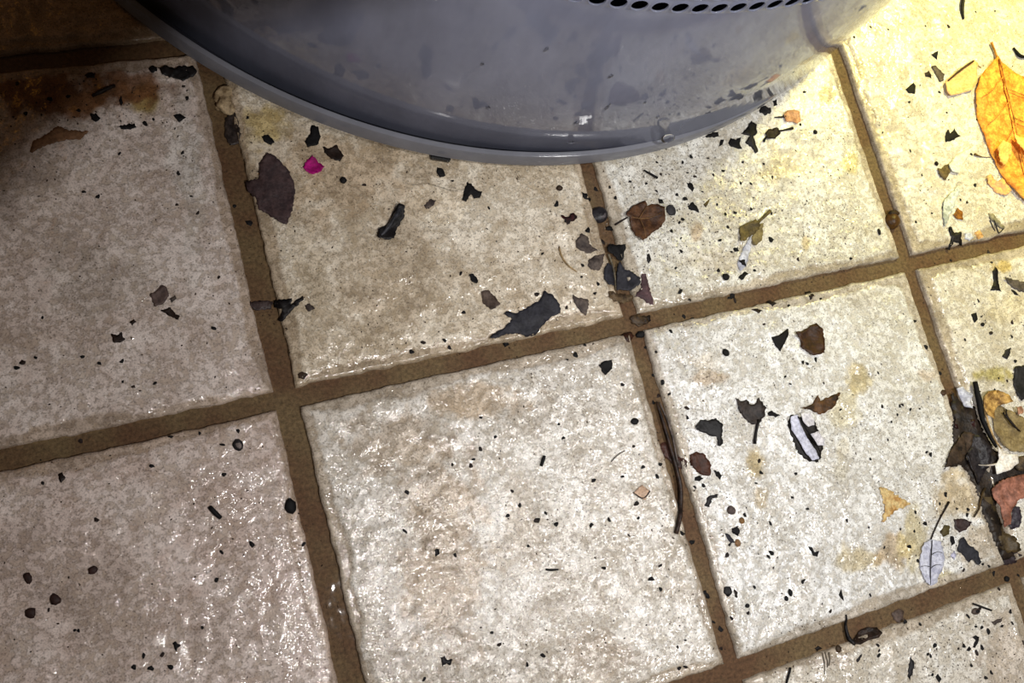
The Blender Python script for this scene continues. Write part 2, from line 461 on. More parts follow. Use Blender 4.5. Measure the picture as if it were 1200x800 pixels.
def sheet(name, pts, mat, root=None, lift=0., curl=.0, wrinkle=.5, jag=.8, th=.7, tilt=(0, 0), seed=None, step=2.0):
    """thin torn sheet lying on the floor. pts in photo pixels; lift, curl, wrinkle, th in px"""
    rs = random.Random(seed if seed is not None else int(pts[0][0] * 13 + pts[0][1] * 7))
    op = outline(pts, jag, rs, step)
    n = len(op)
    P2 = [Vector(tuple(p)) for p in op]
    xs = [p[0] for p in op]; ys = [p[1] for p in op]
    size = max(max(xs) - min(xs), max(ys) - min(ys))
    g = max(3.0, size / 22)
    def inside(x, y):
        r = False
        for k in range(n):
            x1, y1 = op[k]; x2, y2 = op[(k + 1) % n]
            if (y1 > y) != (y2 > y) and x < (x2 - x1) * (y - y1) / (y2 - y1) + x1: r = not r
        return r
    y = min(ys) + g / 2
    while y < max(ys):
        x = min(xs) + g / 2
        while x < max(xs):
            qx, qy = x + rs.uniform(-.3, .3) * g, y + rs.uniform(-.3, .3) * g
            if inside(qx, qy) and min((qx - a[0]) ** 2 + (qy - a[1]) ** 2 for a in op) > (g * .45) ** 2: P2.append(Vector((qx, qy)))
            x += g
        y += g
    vs, es, fs, *_ = delaunay_2d_cdt(P2, [], [list(range(n))], 1, 1e-4)
    pxy = np.array([tuple(p) for p in vs])
    W = np.array([at(*p)[:2] for p in pxy])
    cen = pxy.mean(0)
    # never under the drum
    r = np.linalg.norm(pxy - cen, axis=1) / max(size * .5, 1e-6)
    z = base_z(W[:, 0], W[:, 1])
    sd = rs.randint(0, 900)
    wr = (fbm(pxy[:, 0] / 9., pxy[:, 1] / 9., sd, 3) - .35)
    z = z + PX * (.55 + lift + curl * r ** 2 * (.5 + vnoise(pxy[:, 0] / 14., pxy[:, 1] / 14., sd + 5)) + wrinkle * np.maximum(wr, 0) * 2.2
                  + tilt[0] * (pxy[:, 0] - cen[0]) / max(size, 1) + tilt[1] * (pxy[:, 1] - cen[1]) / max(size, 1) + (abs(tilt[0]) + abs(tilt[1])) * .5)
    cw = W.mean(0)
    if root is None:
        org = Vector((cw[0] * P, cw[1] * P, float(base_z(W[:, 0], W[:, 1]).mean()) * P)); PLACED.append((cw[0], cw[1], size * .5 * PX))
    else: org = root.location
    top = [Vector((W[k, 0] * P, W[k, 1] * P, z[k] * P)) - org for k in range(len(W))]
    bot = [t - Vector((0, 0, th * PX * P)) for t in top]
    nv = len(top); faces = []
    cnt = {}
    for t in fs:
        t = list(t)
        a, b_, c = (W[t[0]], W[t[1]], W[t[2]])
        if (b_[0] - a[0]) * (c[1] - a[1]) - (b_[1] - a[1]) * (c[0] - a[0]) < 0: t.reverse()
        faces.append(tuple(t)); faces.append(tuple(nv + q for q in reversed(t)))
        for q in range(len(t)): cnt[(t[q], t[(q + 1) % len(t)])] = 1
    for (a, b_) in list(cnt):
        if (b_, a) not in cnt: faces.append((a, nv + a, nv + b_, b_))
    me = mesh_from(name, top + bot, faces)
    me.polygons.foreach_set('use_smooth', [len(q) == 3 for q in faces])
    return link(name, me, mat, root, None if root is not None else org)

def tube(name, pts, rad, mat, root=None, lift=0., sides=6):
    """stalk or twig along photo pixels; rad in px (number or list)"""
    rads = rad if isinstance(rad, (list, tuple)) else [rad] * len(pts)
    p = np.array(pts, float); q = []; rr = []
    for k in range(len(p) - 1):
        m_ = max(2, int(np.linalg.norm(p[k + 1] - p[k]) / 5))
        for s in range(m_):
            t = s / m_; q.append(p[k] * (1 - t) + p[k + 1] * t); rr.append(rads[k] * (1 - t) + rads[k + 1] * t)
    q.append(p[-1]); rr.append(rads[-1])
    q = np.array(q)
    for _ in range(2):
        s = q.copy(); s[1:-1] = (q[:-2] + 2 * q[1:-1] + q[2:]) / 4; q = s
    W = np.array([at(*a)[:2] for a in q]); z = base_z(W[:, 0], W[:, 1])
    k_ = np.array([.25, .5, .25]); zp = np.pad(z, 1, mode='edge'); z = np.maximum(z, np.convolve(zp, k_, 'valid'))
    rr = np.array(rr) * PX; z = z + rr * .9 + lift * PX + .3 * PX
    C3 = [Vector((W[k, 0], W[k, 1], z[k])) * P for k in range(len(W))]
    cw = C3[len(C3) // 2]
    if root is None: org = Vector((cw.x, cw.y, cw.z - rr[len(rr) // 2] * P)); PLACED.append((cw.x / P, cw.y / P, 3 * PX))
    else: org = root.location
    v = []; f = []
    for k, c in enumerate(C3):
        d = (C3[min(k + 1, len(C3) - 1)] - C3[max(k - 1, 0)]).normalized()
        sd = d.cross(Vector((0, 0, 1))).normalized(); up = sd.cross(d)
        for s in range(sides):
            a = 2 * math.pi * s / sides
            v.append(c - org + (sd * math.cos(a) + up * math.sin(a)) * rr[k] * P)
    for k in range(len(C3) - 1):
        for s in range(sides):
            s2 = (s + 1) % sides
            f.append((k * sides + s, k * sides + s2, (k + 1) * sides + s2, (k + 1) * sides + s))
    f.append(tuple(range(sides))[::-1]); f.append(tuple((len(C3) - 1) * sides + s for s in range(sides)))
    me = mesh_from(name, v, f)
    return link(name, me, mat, root, None if root is not None else org)

def blob_mesh(name, seed, sub=1, flat=.5, rough=.3):
    bm = bmesh.new(); bmesh.ops.create_icosphere(bm, subdivisions=sub, radius=1)
    r = random.Random(seed)
    ph = [(Vector((r.uniform(-1, 1), r.uniform(-1, 1), r.uniform(-1, 1))), r.uniform(0, 6)) for _ in range(5)]
    for q in bm.verts:
        d = q.co.normalized()
        k = 1 + rough * sum(math.sin(2.3 * d.dot(a) * 2 + b_) for a, b_ in ph) / 3
        q.co = Vector((d.x * k, d.y * k, max(d.z * k * flat, -flat * .6) + flat * .6))
    me = bpy.data.meshes.new(name); bm.to_mesh(me); bm.free()
    return me

def blob(name, px, py, rx, ry, mat, root=None, h=.5, seed=1, rot=0, sub=2, rough=.12, lift=0.):
    W = at(px, py)[:2]
    zf = float(floor_z(np.array([W[0]]), np.array([W[1]]))[0])
    me = blob_mesh(name, seed, sub, h, rough)
    me.polygons.foreach_set('use_smooth', [True] * len(me.polygons))
    loc = Vector((W[0] * P, W[1] * P, (zf + lift * PX) * P))
    if root is None: PLACED.append((W[0], W[1], max(rx, ry) * PX))
    o = link(name, me, mat, root, loc if root is None else loc - root.location)
    s = min(rx, ry)
    o.scale = (rx * PX * P, ry * PX * P, s * PX * P); o.rotation_euler = (0, 0, rot)
    return o

def thing(name, px, py, label, cat, r=10, group=None):
    W = at(px, py)[:2]; zf = float(floor_z(np.array([W[0]]), np.array([W[1]]))[0])
    o = bpy.data.objects.new(name, None); COL.objects.link(o); o.location = (W[0] * P, W[1] * P, zf * P); o.empty_display_size = .01
    PLACED.append((W[0], W[1], r * PX))
    return tag(o, label, cat, group)

BLACK = mat_leaf((30, 28, 30), None, .6); BLK2 = mat_leaf((42, 38, 38), (22, 20, 22), .4)
NAVY = mat_leaf((60, 60, 68), (48, 47, 54), .5); BROWN = mat_leaf((92, 58, 36), (58, 36, 24), .45)
DKBR = mat_leaf((58, 42, 34), (36, 26, 22), .45); GREYBR = mat_leaf((104, 92, 84), (72, 62, 58), .5)
MAUVE = mat_leaf((92, 74, 78), (66, 54, 58), .45); WHITE = mat_leaf((205, 208, 220), (160, 162, 176), .35)
CHAR = mat_leaf((58, 56, 58), (36, 35, 36), .45); TAN = mat_leaf((190, 150, 105), (160, 118, 78), .45)
OLIVE = mat_leaf((120, 104, 60), (84, 72, 42), .5); AMBER = mat_leaf((205, 182, 130), (172, 128, 70), .5)

def frag(label, pts, mat, name='leaf_fragment', cat='leaf fragment', group=None, **kw):
    o = sheet(name, pts, mat, None, **kw)
    return tag(o, label, cat, group)

# --- by the grey drum and along the joint of the grout
frag('large purplish-brown torn leaf piece beside the pink petal', [(313, 180), (320, 183), (336, 198), (344, 212), (346, 225), (343, 245), (336, 264), (326, 260), (312, 250), (303, 245), (300, 232), (290, 222), (288, 212), (303, 209), (304, 192)],
     mat_leaf((88, 70, 70), (70, 56, 58), .4), curl=3.0, wrinkle=1.6)
frag('bright magenta flower petal lying on a cream tile', [(355, 198), (357, 192), (366, 183), (372, 190), (380, 197), (376, 203), (366, 206), (360, 203)], mat_leaf((205, 25, 140), (170, 12, 112), .5), 'flower_petal', 'petal', curl=4, wrinkle=1.5, jag=.9)
frag('black strip of litter touching the drum base above the pink petal', [(365, 147), (373, 148), (376, 160), (372, 170), (360, 173), (357, 166), (364, 155)], BLACK, wrinkle=1)
frag('dark brown shred right beside the pink petal', [(378, 172), (386, 174), (394, 170), (403, 183), (398, 190), (388, 187), (380, 179)], DKBR, wrinkle=1.2)
frag('small black scrap on the yellow stain near the drum', [(306, 160), (314, 158), (322, 167), (318, 170), (309, 166)], BLACK)
t = tag(blob('stone_chip', 263, 117, 15, 13, mat_leaf((176, 156, 124), (128, 108, 80), .5), None, .42, 3, .3, 3, .55), 'pale rough stone chip wedged in the grout by the drum', 'stone chip')
frag('dark grey wet leaf clump in the grout below the stone chip', [(264, 135), (274, 130), (279, 140), (282, 158), (280, 166), (270, 168), (263, 156)], mat_leaf((76, 66, 62), (50, 42, 40), .35), wrinkle=2)
frag('ragged black clump at a tile corner beside the drum', [(185, 80), (195, 77), (205, 82), (215, 77), (226, 76), (231, 83), (226, 90), (216, 95), (203, 92), (190, 88)], BLK2, wrinkle=2.5, jag=1.2)
frag('small black scrap next to the ragged black clump', [(178, 76), (184, 78), (184, 84), (178, 86), (174, 80)], BLACK)
frag('small black diamond-shaped scrap on the pale tile corner', [(203, 136), (211, 134), (218, 138), (210, 144)], BLACK, jag=.2)
tag(tube('twig', [(108, 113), (120, 108), (135, 101)], [2, 3, 2], DKBR), 'short dark twig lying on the rusty brown strip of stain and painted shade', 'twig')
frag('dark flake at the tile edge on the rusty brown strip of stain and painted shade', [(99, 88), (105, 84), (112, 86), (111, 91), (102, 91)], DKBR)
frag('small upright dark flake on the rusty brown strip of stain and painted shade', [(139, 118), (142, 112), (144, 120), (142, 124)], BLACK, jag=.2)
frag('black crumbly scrap at the lower edge of the rusty strip of stain and painted shade', [(106, 133), (113, 133), (118, 138), (112, 143), (107, 140)], BLACK, jag=1.2)
frag('elongated black crumbly scrap by the olive stain', [(137, 148), (146, 146), (158, 145), (160, 149), (153, 152), (142, 151)], BLACK, jag=1.2)
frag('flat tan flake with a long tail below the rusty strip of stain and painted shade', [(35, 178), (40, 165), (55, 158), (68, 148), (80, 153), (104, 154), (95, 163), (80, 164), (65, 167), (50, 172), (38, 180)], mat_leaf((140, 104, 74), (122, 90, 64), .55), wrinkle=.4)
frag('purplish wet flake across the grout joint, under a dark shred', [(293, 352), (305, 350), (320, 351), (318, 360), (300, 362), (294, 358)], mat_leaf((84, 70, 68), (60, 48, 46), .35), wrinkle=1)
frag('dark hooked leaf shred pointing out of the grout joint', [(321, 351), (342, 350), (341, 357), (355, 347), (356, 351), (343, 363), (331, 376), (326, 374), (331, 362), (322, 359)], BLK2, wrinkle=2, lift=.8)
frag('small brown flake beside the dark hooked shred', [(357, 358), (363, 355), (369, 362), (361, 365)], GREYBR)
frag('grey-brown five-sided leaf flake on the pinkish tile', [(176, 346), (190, 335), (196, 338), (198, 347), (190, 357), (182, 360)], mat_leaf((108, 90, 84), (90, 74, 70), .5), curl=1.5)
frag('tiny brown flake touching the five-sided flake', [(199, 350), (205, 346), (207, 350), (201, 355)], GREYBR)
frag('dark brown bow-shaped flake below the five-sided flake', [(188, 364), (200, 360), (206, 368), (211, 370), (209, 375), (202, 372), (195, 368)], DKBR)
frag('thin dark branched shred on the pinkish tile', [(130, 391), (138, 393), (143, 389), (144, 395), (147, 397), (142, 401), (134, 402), (132, 398)], DKBR, jag=.8)
frag('small dark knob of litter between shred and five-sided flake', [(152, 378), (157, 374), (160, 377), (155, 382)], DKBR)
frag('brown oval flake at the corner where grout joints cross', [(349, 438), (354, 435), (361, 439), (357, 444), (350, 443)], mat_leaf((86, 66, 52), None, .5))
# --- pinkish wet tile below
r_ = thing('seed_shell', 279, 522, 'small dark empty seed shell on the wet pinkish tile', 'seed shell', 6)
blob('shell', 279, 522, 6, 7, CHAR, r_, .5, 5, .2); blob('hollow', 279.5, 522, 3.4, 4.2, mat_leaf((130, 120, 115), None, .5), r_, .4, 6, .2, lift=3)
frag('dark brown wedge-shaped flake near the tile edge', [(68, 556), (73, 553), (77, 560), (72, 566), (69, 561)], DKBR)
tag(tube('twig', [(246, 594), (252, 601), (259, 607)], [2.4, 2.8, 2.2], BLACK), 'short black worm-like twig on the wet pinkish tile', 'twig')
tag(blob('charcoal_bit', 340, 593, 7, 7.5, BLACK, None, .55, 9, .1, 2, .3), 'square black charcoal bit at the wet tile edge', 'charcoal')
for k, (x, y, a, b_) in enumerate(((65, 702, 5, 6), (36, 718, 5, 6), (33, 677, 4, 6), (109, 668, 5, 4))):
    tag(blob('seed', x, y, a, b_, mat_leaf((74, 50, 44), None, .5), None, .45, 20 + k, .2, 2, .2), 'brown seed-like speck on the wet pinkish tile', 'seed', 'brown seeds on the pinkish tile')
frag('black cross-shaped scrap among crumbs on the wet pinkish tile', [(202, 754), (206, 751), (208, 754), (212, 756), (208, 759), (207, 763), (204, 758)], BLACK, jag=.6)
# --- beige tile under the drum
r_ = thing('curled_leaf', 458, 263, 'curled black leaf roll on the beige tile', 'leaf', 20)
sheet('blade', [(442, 280), (443, 270), (455, 262), (460, 250), (466, 241), (473, 244), (473, 256), (465, 268), (461, 281), (450, 283)], BLK2, r_, curl=5, wrinkle=3)
tube('rolled_edge', [(444, 279), (455, 268), (463, 254), (470, 243)], [1.6, 2.8, 3.4, 2.2], mat_leaf((74, 74, 80), (40, 40, 44), .3), r_, 2.5)
frag('grey flake on the beige tile near the drum', [(497, 240), (505, 233), (511, 235), (508, 241), (500, 245)], GREYBR)
frag('ragged black scrap with several points on the beige tile', [(543, 225), (548, 213), (553, 218), (558, 223), (565, 225), (562, 232), (555, 233), (552, 228), (546, 237), (541, 235)], BLACK, jag=1, wrinkle=2)
frag('fuzzy black scrap with a reddish tip on the beige tile', [(657, 252), (664, 255), (672, 250), (676, 256), (668, 260), (664, 264)], mat_leaf((30, 26, 28), (80, 24, 24), .5), jag=1.3, wrinkle=2)
frag('small black scrap right below the drum foot', [(512, 197), (519, 199), (522, 206), (515, 208), (512, 204)], BLACK)
tag(blob('seed', 402, 212, 4.5, 4.5, BLACK, None, .6, 31), 'round black seed on the beige tile near the pink petal', 'seed')
tag(blob('seed', 655, 221, 4.5, 4, mat_leaf((92, 72, 54), None, .5), None, .6, 32), 'round brown seed on the beige tile by the drum', 'seed')
frag('long black chip on the grout above the round black pod', [(681, 224), (688, 226), (695, 231), (692, 235), (685, 232)], BLACK)
r_ = thing('seed_pod', 703.5, 250, 'round black seed pod with a painted grey sheen resting in the grout', 'seed pod', 14)
blob('pod', 703.5, 250, 13, 11, mat_leaf((56, 52, 56), (36, 33, 36), .22), r_, .55, 41, .1, 3, .05)
blob('painted_sheen', 706, 251, 7, 6, mat_leaf((108, 102, 104), (84, 78, 80), .3), r_, .35, 42, .1, 2, .08, lift=6.0)  # lighter grey blob stands for the sheen on the pod
frag('flat black chip in the grout below the round black pod', [(712, 263), (722, 263), (721, 268), (713, 267)], BLACK)
r_ = thing('small_leaf', 757, 258, 'brown heart-shaped leaf with a thin stalk, touching a round grey disc', 'leaf', 25)
bl = mat_leaf((104, 70, 44), (72, 44, 26), .38)
sheet('blade', [(733, 250), (740, 243), (755, 236), (757, 242), (762, 240), (770, 241), (777, 244), (778, 258), (774, 267), (764, 273), (757, 280), (752, 283), (744, 278), (738, 265), (737, 256), (732, 253)], bl, r_, curl=3.5, wrinkle=2)
tube('stalk', [(735, 255), (728, 259), (721, 263)], [1.0, 1.2, 1.4], DKBR, r_)
tube('midrib', [(735, 254), (748, 258), (760, 257), (774, 250)], [.9, .8, .7, .5], mat_leaf((136, 100, 62), None, .4), r_, 2.6)
tube('vein', [(747, 258), (752, 250), (757, 242)], [.6, .5, .4], mat_leaf((136, 100, 62), None, .4), r_, 2.6)
tube('vein', [(749, 258), (754, 268), (755, 278)], [.6, .5, .4], mat_leaf((136, 100, 62), None, .4), r_, 2.6)
tag(blob('seed_disc', 785.5, 247, 7, 8, mat_leaf((70, 68, 72), (58, 56, 60), .45), None, .35, 44, 0, 2, .06), 'flat round dark grey disc touching the brown heart-shaped leaf', 'seed')
frag('grey pointed leaf piece above the navy leaf', [(674, 283), (681, 274), (688, 278), (690, 286), (700, 294), (690, 297), (680, 294), (675, 290)], GREYBR, curl=1.5)
frag('grey-brown rumpled leaf piece touching the navy leaf', [(688, 312), (690, 304), (698, 299), (709, 297), (706, 309), (702, 317), (692, 316)], GREYBR, wrinkle=1.8)
r_ = thing('split_leaf', 725, 315, 'navy-black leaf split along a pale stalk, above the grout crossing', 'leaf', 26)
sheet('leaf_half', [(713, 308), (718, 311), (721, 325), (720, 335), (712, 333), (707, 325), (709, 313)], NAVY, r_, curl=2, lift=1)
sheet('leaf_half', [(727, 305), (735, 316), (745, 322), (750, 326), (749, 333), (740, 340), (728, 338), (724, 340), (724, 320)], NAVY, r_, curl=2.5, lift=1.5)
sheet('crumpled_base', [(713, 289), (716, 284), (722, 285), (728, 287), (733, 286), (733, 292), (730, 304), (725, 302), (720, 296), (714, 294)], BLACK, r_, wrinkle=4, jag=1, lift=1.5)
tube('stalk', [(715, 296), (720, 308), (723, 322), (724, 338)], [1.6, 1.5, 1.3, 1.0], mat_leaf((128, 118, 98), None, .4), r_, 1)
frag('purple-brown pointed leaf piece tucked under the navy leaf', [(752, 321), (757, 321), (760, 335), (766, 357), (758, 355), (750, 348), (744, 347), (751, 337)], mat_leaf((104, 78, 82), (82, 62, 66), .45), curl=1)
frag('brown fibrous clump between navy leaf and grout crossing', [(712, 342), (720, 343), (732, 344), (742, 346), (741, 352), (732, 356), (722, 353), (714, 350)], mat_leaf((112, 92, 66), (70, 54, 38), .5), wrinkle=3, jag=1.6)
frag('large navy-black torn leaf with a long tail beside the grout', [(574, 396), (577, 392), (590, 386), (600, 374), (590, 368), (593, 365), (605, 367), (622, 358), (632, 352), (637, 341), (646, 346), (655, 358), (656, 367), (645, 372), (635, 382), (628, 392), (616, 394), (606, 390), (592, 392), (580, 397)],
     NAVY, curl=3, wrinkle=1.4)
frag('brown rounded leaf piece beside the large navy leaf', [(564, 342), (572, 340), (580, 347), (586, 357), (576, 363), (567, 356)], mat_leaf((100, 84, 74), (76, 62, 54), .5), curl=1.5)
frag('black folded scrap above the brown rounded piece', [(549, 322), (555, 321), (560, 328), (559, 332), (553, 330)], BLACK, wrinkle=2)
frag('grey-brown torn piece between the two navy leaves', [(670, 346), (676, 349), (688, 351), (690, 357), (686, 370), (678, 362), (672, 354)], GREYBR, curl=1.2)
frag('small black chip at the tile edge under the large navy leaf', [(591, 400), (597, 397), (599, 402), (594, 405)], BLACK)
tag(tube('stem', [(655, 289), (656, 299), (663, 310), (675, 319)], [1.0, 1.2, 1.2, .8], mat_leaf((176, 148, 104), None, .5)), 'thin curved tan stem on the beige tile', 'stem')
# grout crossing
frag('dark red-brown flake on the grout crossing', [(730, 390), (741, 387), (746, 392), (740, 401), (735, 400)], mat_leaf((80, 48, 34), (52, 30, 22), .35), wrinkle=1.5)
frag('brown crumpled flake in the grout crossing', [(741, 370), (750, 366), (760, 369), (763, 376), (754, 381), (744, 378)], mat_leaf((96, 76, 52), (62, 46, 32), .35), wrinkle=3, jag=1.2)
tag(blob('charcoal_bit', 753.5, 390, 6.5, 5, BLACK, None, .55, 46, .2, 2, .25), 'black charcoal bit on the grout crossing', 'charcoal')
frag('dark flake in the grout beside the crossing', [(757, 370), (765, 367), (766, 374), (759, 377)], DKBR)
# --- tile below
frag('black wedge-shaped flake alone on the cream tile', [(701, 428), (708, 423), (716, 422), (717, 432), (708, 440)], BLACK, curl=1.5)
tag(blob('charcoal_bit', 743.5, 494, 5.5, 4.5, BLACK, None, .5, 47), 'small black charcoal bit on the cream tile near the long twig', 'charcoal')
r_ = thing('long_twig', 788, 540, 'long dark brown double twig lying along the grout joint', 'twig', 10)
tw = mat_leaf((74, 54, 44), (40, 30, 26), .3)
tube('main_stem', [(771, 470), (778, 492), (786, 520), (794, 548), (799, 570), (799, 592), (795, 612), (791, 625)], [1.6, 2.2, 2.6, 3.0, 3.2, 3.4, 3.2, 3.0], tw, r_)
tube('side_stem', [(775, 470), (784, 490), (791, 512), (797, 545)], [1.0, 1.5, 1.7, 1.4], mat_leaf((110, 98, 92), (60, 52, 48), .25), r_, 1.5)
frag('reddish-brown wet flake under the long twig', [(775, 520), (783, 517), (790, 524), (798, 534), (806, 541), (804, 549), (796, 548), (787, 538), (777, 531)], mat_leaf((92, 58, 48), (60, 38, 32), .35))
frag('red-brown leaf piece beside the long twig', [(808, 533), (815, 529), (824, 532), (828, 538), (833, 545), (831, 557), (824, 557), (816, 553), (809, 545)], mat_leaf((92, 54, 38), (72, 42, 30), .4), curl=1.5)
r_ = thing('leaf_fragment', 752, 577, 'small tan diamond-shaped leaf piece with a dark edge', 'leaf fragment', 11)
sheet('blade', [(742, 577), (752, 568), (761, 575), (755, 586), (748, 582)], mat_leaf((186, 160, 138), (170, 142, 118), .5), r_, curl=2, jag=.2)
tube('dark_edge', [(742, 577), (748, 582), (755, 586), (761, 575)], .8, DKBR, r_, .6)
tag(tube('stem', [(716, 541), (722, 533), (732, 528)], [.7, .8, .5], mat_leaf((120, 112, 106), None, .5)), 'thin grey leaf stem on the cream tile', 'stem')
tag(tube('twig', [(634, 546), (636, 540), (638, 534)], [1.8, 2.2, 1.8], BLACK), 'short straight black twig on the cream tile', 'twig')
tag(tube('twig', [(639, 667), (645, 668), (654, 667)], [1.3, 1.5, .9], BLACK), 'thin black dash-like twig in the middle of the cream tile', 'twig')
frag('small black folded scrap by the glittering wet patch', [(509, 644), (514, 643), (515, 649), (510, 652)], BLK2)
frag('black three-pointed scrap at the foot of the wet patch', [(516, 770), (521, 768), (524, 773), (530, 772), (528, 779), (523, 777), (518, 781)], BLK2, jag=.8)
# --- speckled tile right of the drum's grout line
frag('black winged scrap with a brown tail near the drum', [(868, 157), (875, 150), (880, 142), (887, 146), (886, 157), (882, 160), (888, 178), (885, 180), (880, 172), (873, 167), (878, 160)], BLK2, wrinkle=1.6, jag=.8)
frag('black star-shaped scrap near the drum', [(853, 168), (856, 162), (862, 164), (868, 161), (867, 170), (870, 174), (862, 174), (856, 172)], BLACK, jag=.8)
frag('small black sliver beside the star-shaped scrap', [(842, 172), (844, 164), (848, 164), (846, 170)], BLACK, jag=.2)
frag('long thin black shred at the edge of the drum base', [(822, 161), (835, 155), (841, 155), (842, 160), (838, 161), (830, 161)], BLACK)
r_ = thing('leaf_fragment', 925, 138, 'orange-tan rounded leaf tip with a dark stalk by the drum', 'leaf fragment', 14)
sheet('blade', [(917, 135), (922, 130), (930, 129), (936, 132), (937, 143), (933, 146), (929, 143), (920, 143)], mat_leaf((196, 150, 110), (176, 126, 88), .45), r_, curl=3, jag=.3)
tube('stalk', [(920, 137), (913, 138), (907, 138)], [1.8, 1.5, .8], DKBR, r_)
r_ = thing('leaf_fragment', 906, 157, 'dark brown oval leaf piece with a twisted tail by the drum', 'leaf fragment', 14)
sheet('blade', [(895, 158), (902, 151), (910, 150), (914, 156), (908, 163), (899, 164)], DKBR, r_, curl=2.5)
tube('tail', [(912, 154), (919, 153), (928, 151)], [1.6, 1.3, 2.2], DKBR, r_); tube('tail', [(898, 161), (895, 163), (894, 167)], [1.2, 1.6, 1.6], BLACK, r_)
frag('smudged dark clump at the drum edge', [(889, 130), (895, 124), (903, 126), (904, 131), (898, 135), (890, 133)], CHAR, wrinkle=2, jag=1.2)
frag('small black notched scrap by the smudged clump', [(906, 118), (910, 116), (911, 123), (907, 124)], BLACK)
r_ = thing('withered_leaf', 882, 268, 'withered olive-brown leaf curled beside a silvery leaf', 'leaf', 22)
sheet('blade', [(865, 268), (874, 262), (882, 259), (888, 262), (888, 270), (880, 276), (872, 283), (866, 284), (866, 276)], OLIVE, r_, curl=3, wrinkle=4, jag=1)
sheet('torn_lobe', [(881, 272), (888, 264), (894, 262), (893, 274), (892, 282), (885, 288), (881, 286)], mat_leaf((150, 136, 92), (120, 106, 70), .5), r_, wrinkle=1.5, curl=1)
tube('stalk', [(884, 264), (891, 258), (901, 248)], [1.8, 1.8, 2.6], OLIVE, r_, 1)
frag('silvery white narrow leaf below the withered olive leaf', [(879, 277), (880, 290), (877, 300), (874, 312), (868, 318), (864, 310), (867, 300), (872, 289)], WHITE, curl=1.5, lift=.4)
frag('black wedge at the side of the silvery narrow leaf', [(859, 291), (865, 289), (866, 294), (861, 295)], BLACK)
frag('black tooth-shaped scrap at the silvery leaf', [(865, 305), (872, 305), (873, 313), (869, 311)], BLACK, lift=2)
frag('black slanted scrap below the silvery leaf', [(865, 325), (873, 318), (877, 321), (870, 328)], BLACK)
tag(blob('charcoal_bit', 849.5, 325, 5.5, 5, BLACK, None, .5, 49), 'round black charcoal bit above the grout, near the silvery leaf', 'charcoal')
frag('black hooked scrap on the speckled tile', [(806, 241), (811, 237), (817, 243), (819, 249), (815, 247), (808, 245)], BLACK)
frag('black teardrop-shaped flake on the speckled tile', [(804, 214), (810, 215), (813, 221), (811, 225), (807, 221)], BLACK)
tag(tube('twig', [(754, 200), (762, 205), (770, 209)], [1.2, 1.8, 2.0], BLACK), 'short black twig on the speckled tile by the drum', 'twig')
frag('dark grey scrap above the brown heart-shaped leaf', [(771, 233), (776, 234), (778, 239), (772, 238)], BLACK)
frag('olive sliver on the speckled tile', [(824, 240), (831, 233), (831, 236), (827, 243)], OLIVE, jag=.2)
frag('slim dark flake beside the navy split leaf', [(758, 298), (761, 297), (763, 304), (760, 309), (758, 305)], CHAR, jag=.2)
r_ = thing('acorn', 1046, 257, 'round brown acorn lying in the grout joint', 'acorn', 14)
blob('nut', 1046.5, 258, 12.5, 12.5, mat_leaf((104, 72, 34), (70, 46, 20), .3), r_, .8, 51, 0, 3, .03)
blob('cap', 1047, 250, 10, 5, mat_leaf((66, 44, 22), (44, 30, 16), .5), r_, .9, 52, -.2, 2, .08, lift=7)
tag(blob('charcoal_bit', 1029.5, 272, 2.6, 5, BLACK, None, .5, 53, -.1), 'narrow black charcoal bit near the acorn', 'charcoal')
tag(blob('seed', 955, 155, 3.4, 3.4, BLACK, None, .6, 54), 'round black seed near the orange-tan leaf tip', 'seed')
# --- yellow-lit tile
tag(tube('twig', [(1129, -6), (1126, 8), (1128, 23)], [2.6, 3.2, 1.6], CHAR), 'dark flat twig on the yellow-lit tile', 'twig')
frag('small black arrow-shaped scrap on the yellow-lit tile', [(1091, 64), (1099, 60), (1098, 70)], BLACK, jag=.4)
frag('grey-brown oblong leaf piece near the tan folded leaf', [(1091, 78), (1096, 77), (1107, 87), (1106, 94), (1101, 96), (1096, 88)], GREYBR)
frag('dark wedge beside the grey-brown oblong piece', [(1083, 86), (1088, 83), (1091, 88), (1091, 92), (1084, 90)], DKBR)
frag('black five-sided scrap on the yellow-lit tile', [(1061, 105), (1070, 97), (1073, 101), (1072, 110), (1064, 109)], BLACK, jag=.3)
r_ = thing('folded_leaf', 1126, 94, 'tan leaf with a dark folded edge touching the big orange leaf', 'leaf', 22)
sheet('blade', [(1106, 98), (1113, 90), (1138, 73), (1143, 77), (1143, 97), (1137, 107), (1125, 110), (1112, 113), (1107, 107)], mat_leaf((232, 186, 128), (214, 166, 108), .5), r_, curl=4, wrinkle=.8, jag=.3)
tube('folded_edge', [(1109, 96), (1122, 84), (1138, 73.5)], [1.0, 1.8, 1.6], mat_leaf((96, 66, 34), None, .4), r_, 4)
tube('stalk', [(1138, 73), (1144, 77), (1148, 81)], [.9, .8, .7], mat_leaf((150, 108, 54), None, .4), r_, 2)
r_ = thing('autumn_leaf', 1175, 150, 'big orange autumn leaf with torn curled flaps', 'leaf', 70)
ora = mat_leaf((238, 168, 70), (206, 124, 40), .5); ora2 = mat_leaf((246, 200, 110), (226, 170, 84), .5)
sheet('blade', [(1166, 68), (1170, 72), (1180, 80), (1190, 87), (1204, 95), (1216, 112), (1224, 138), (1228, 170), (1226, 205), (1222, 240), (1216, 262), (1208, 250), (1199, 237), (1190, 228), (1178, 215), (1168, 198), (1160, 180), (1150, 155), (1145, 140), (1142, 120), (1142, 105), (1146, 92), (1158, 76)],
      ora, r_, curl=5, wrinkle=3, jag=.5)
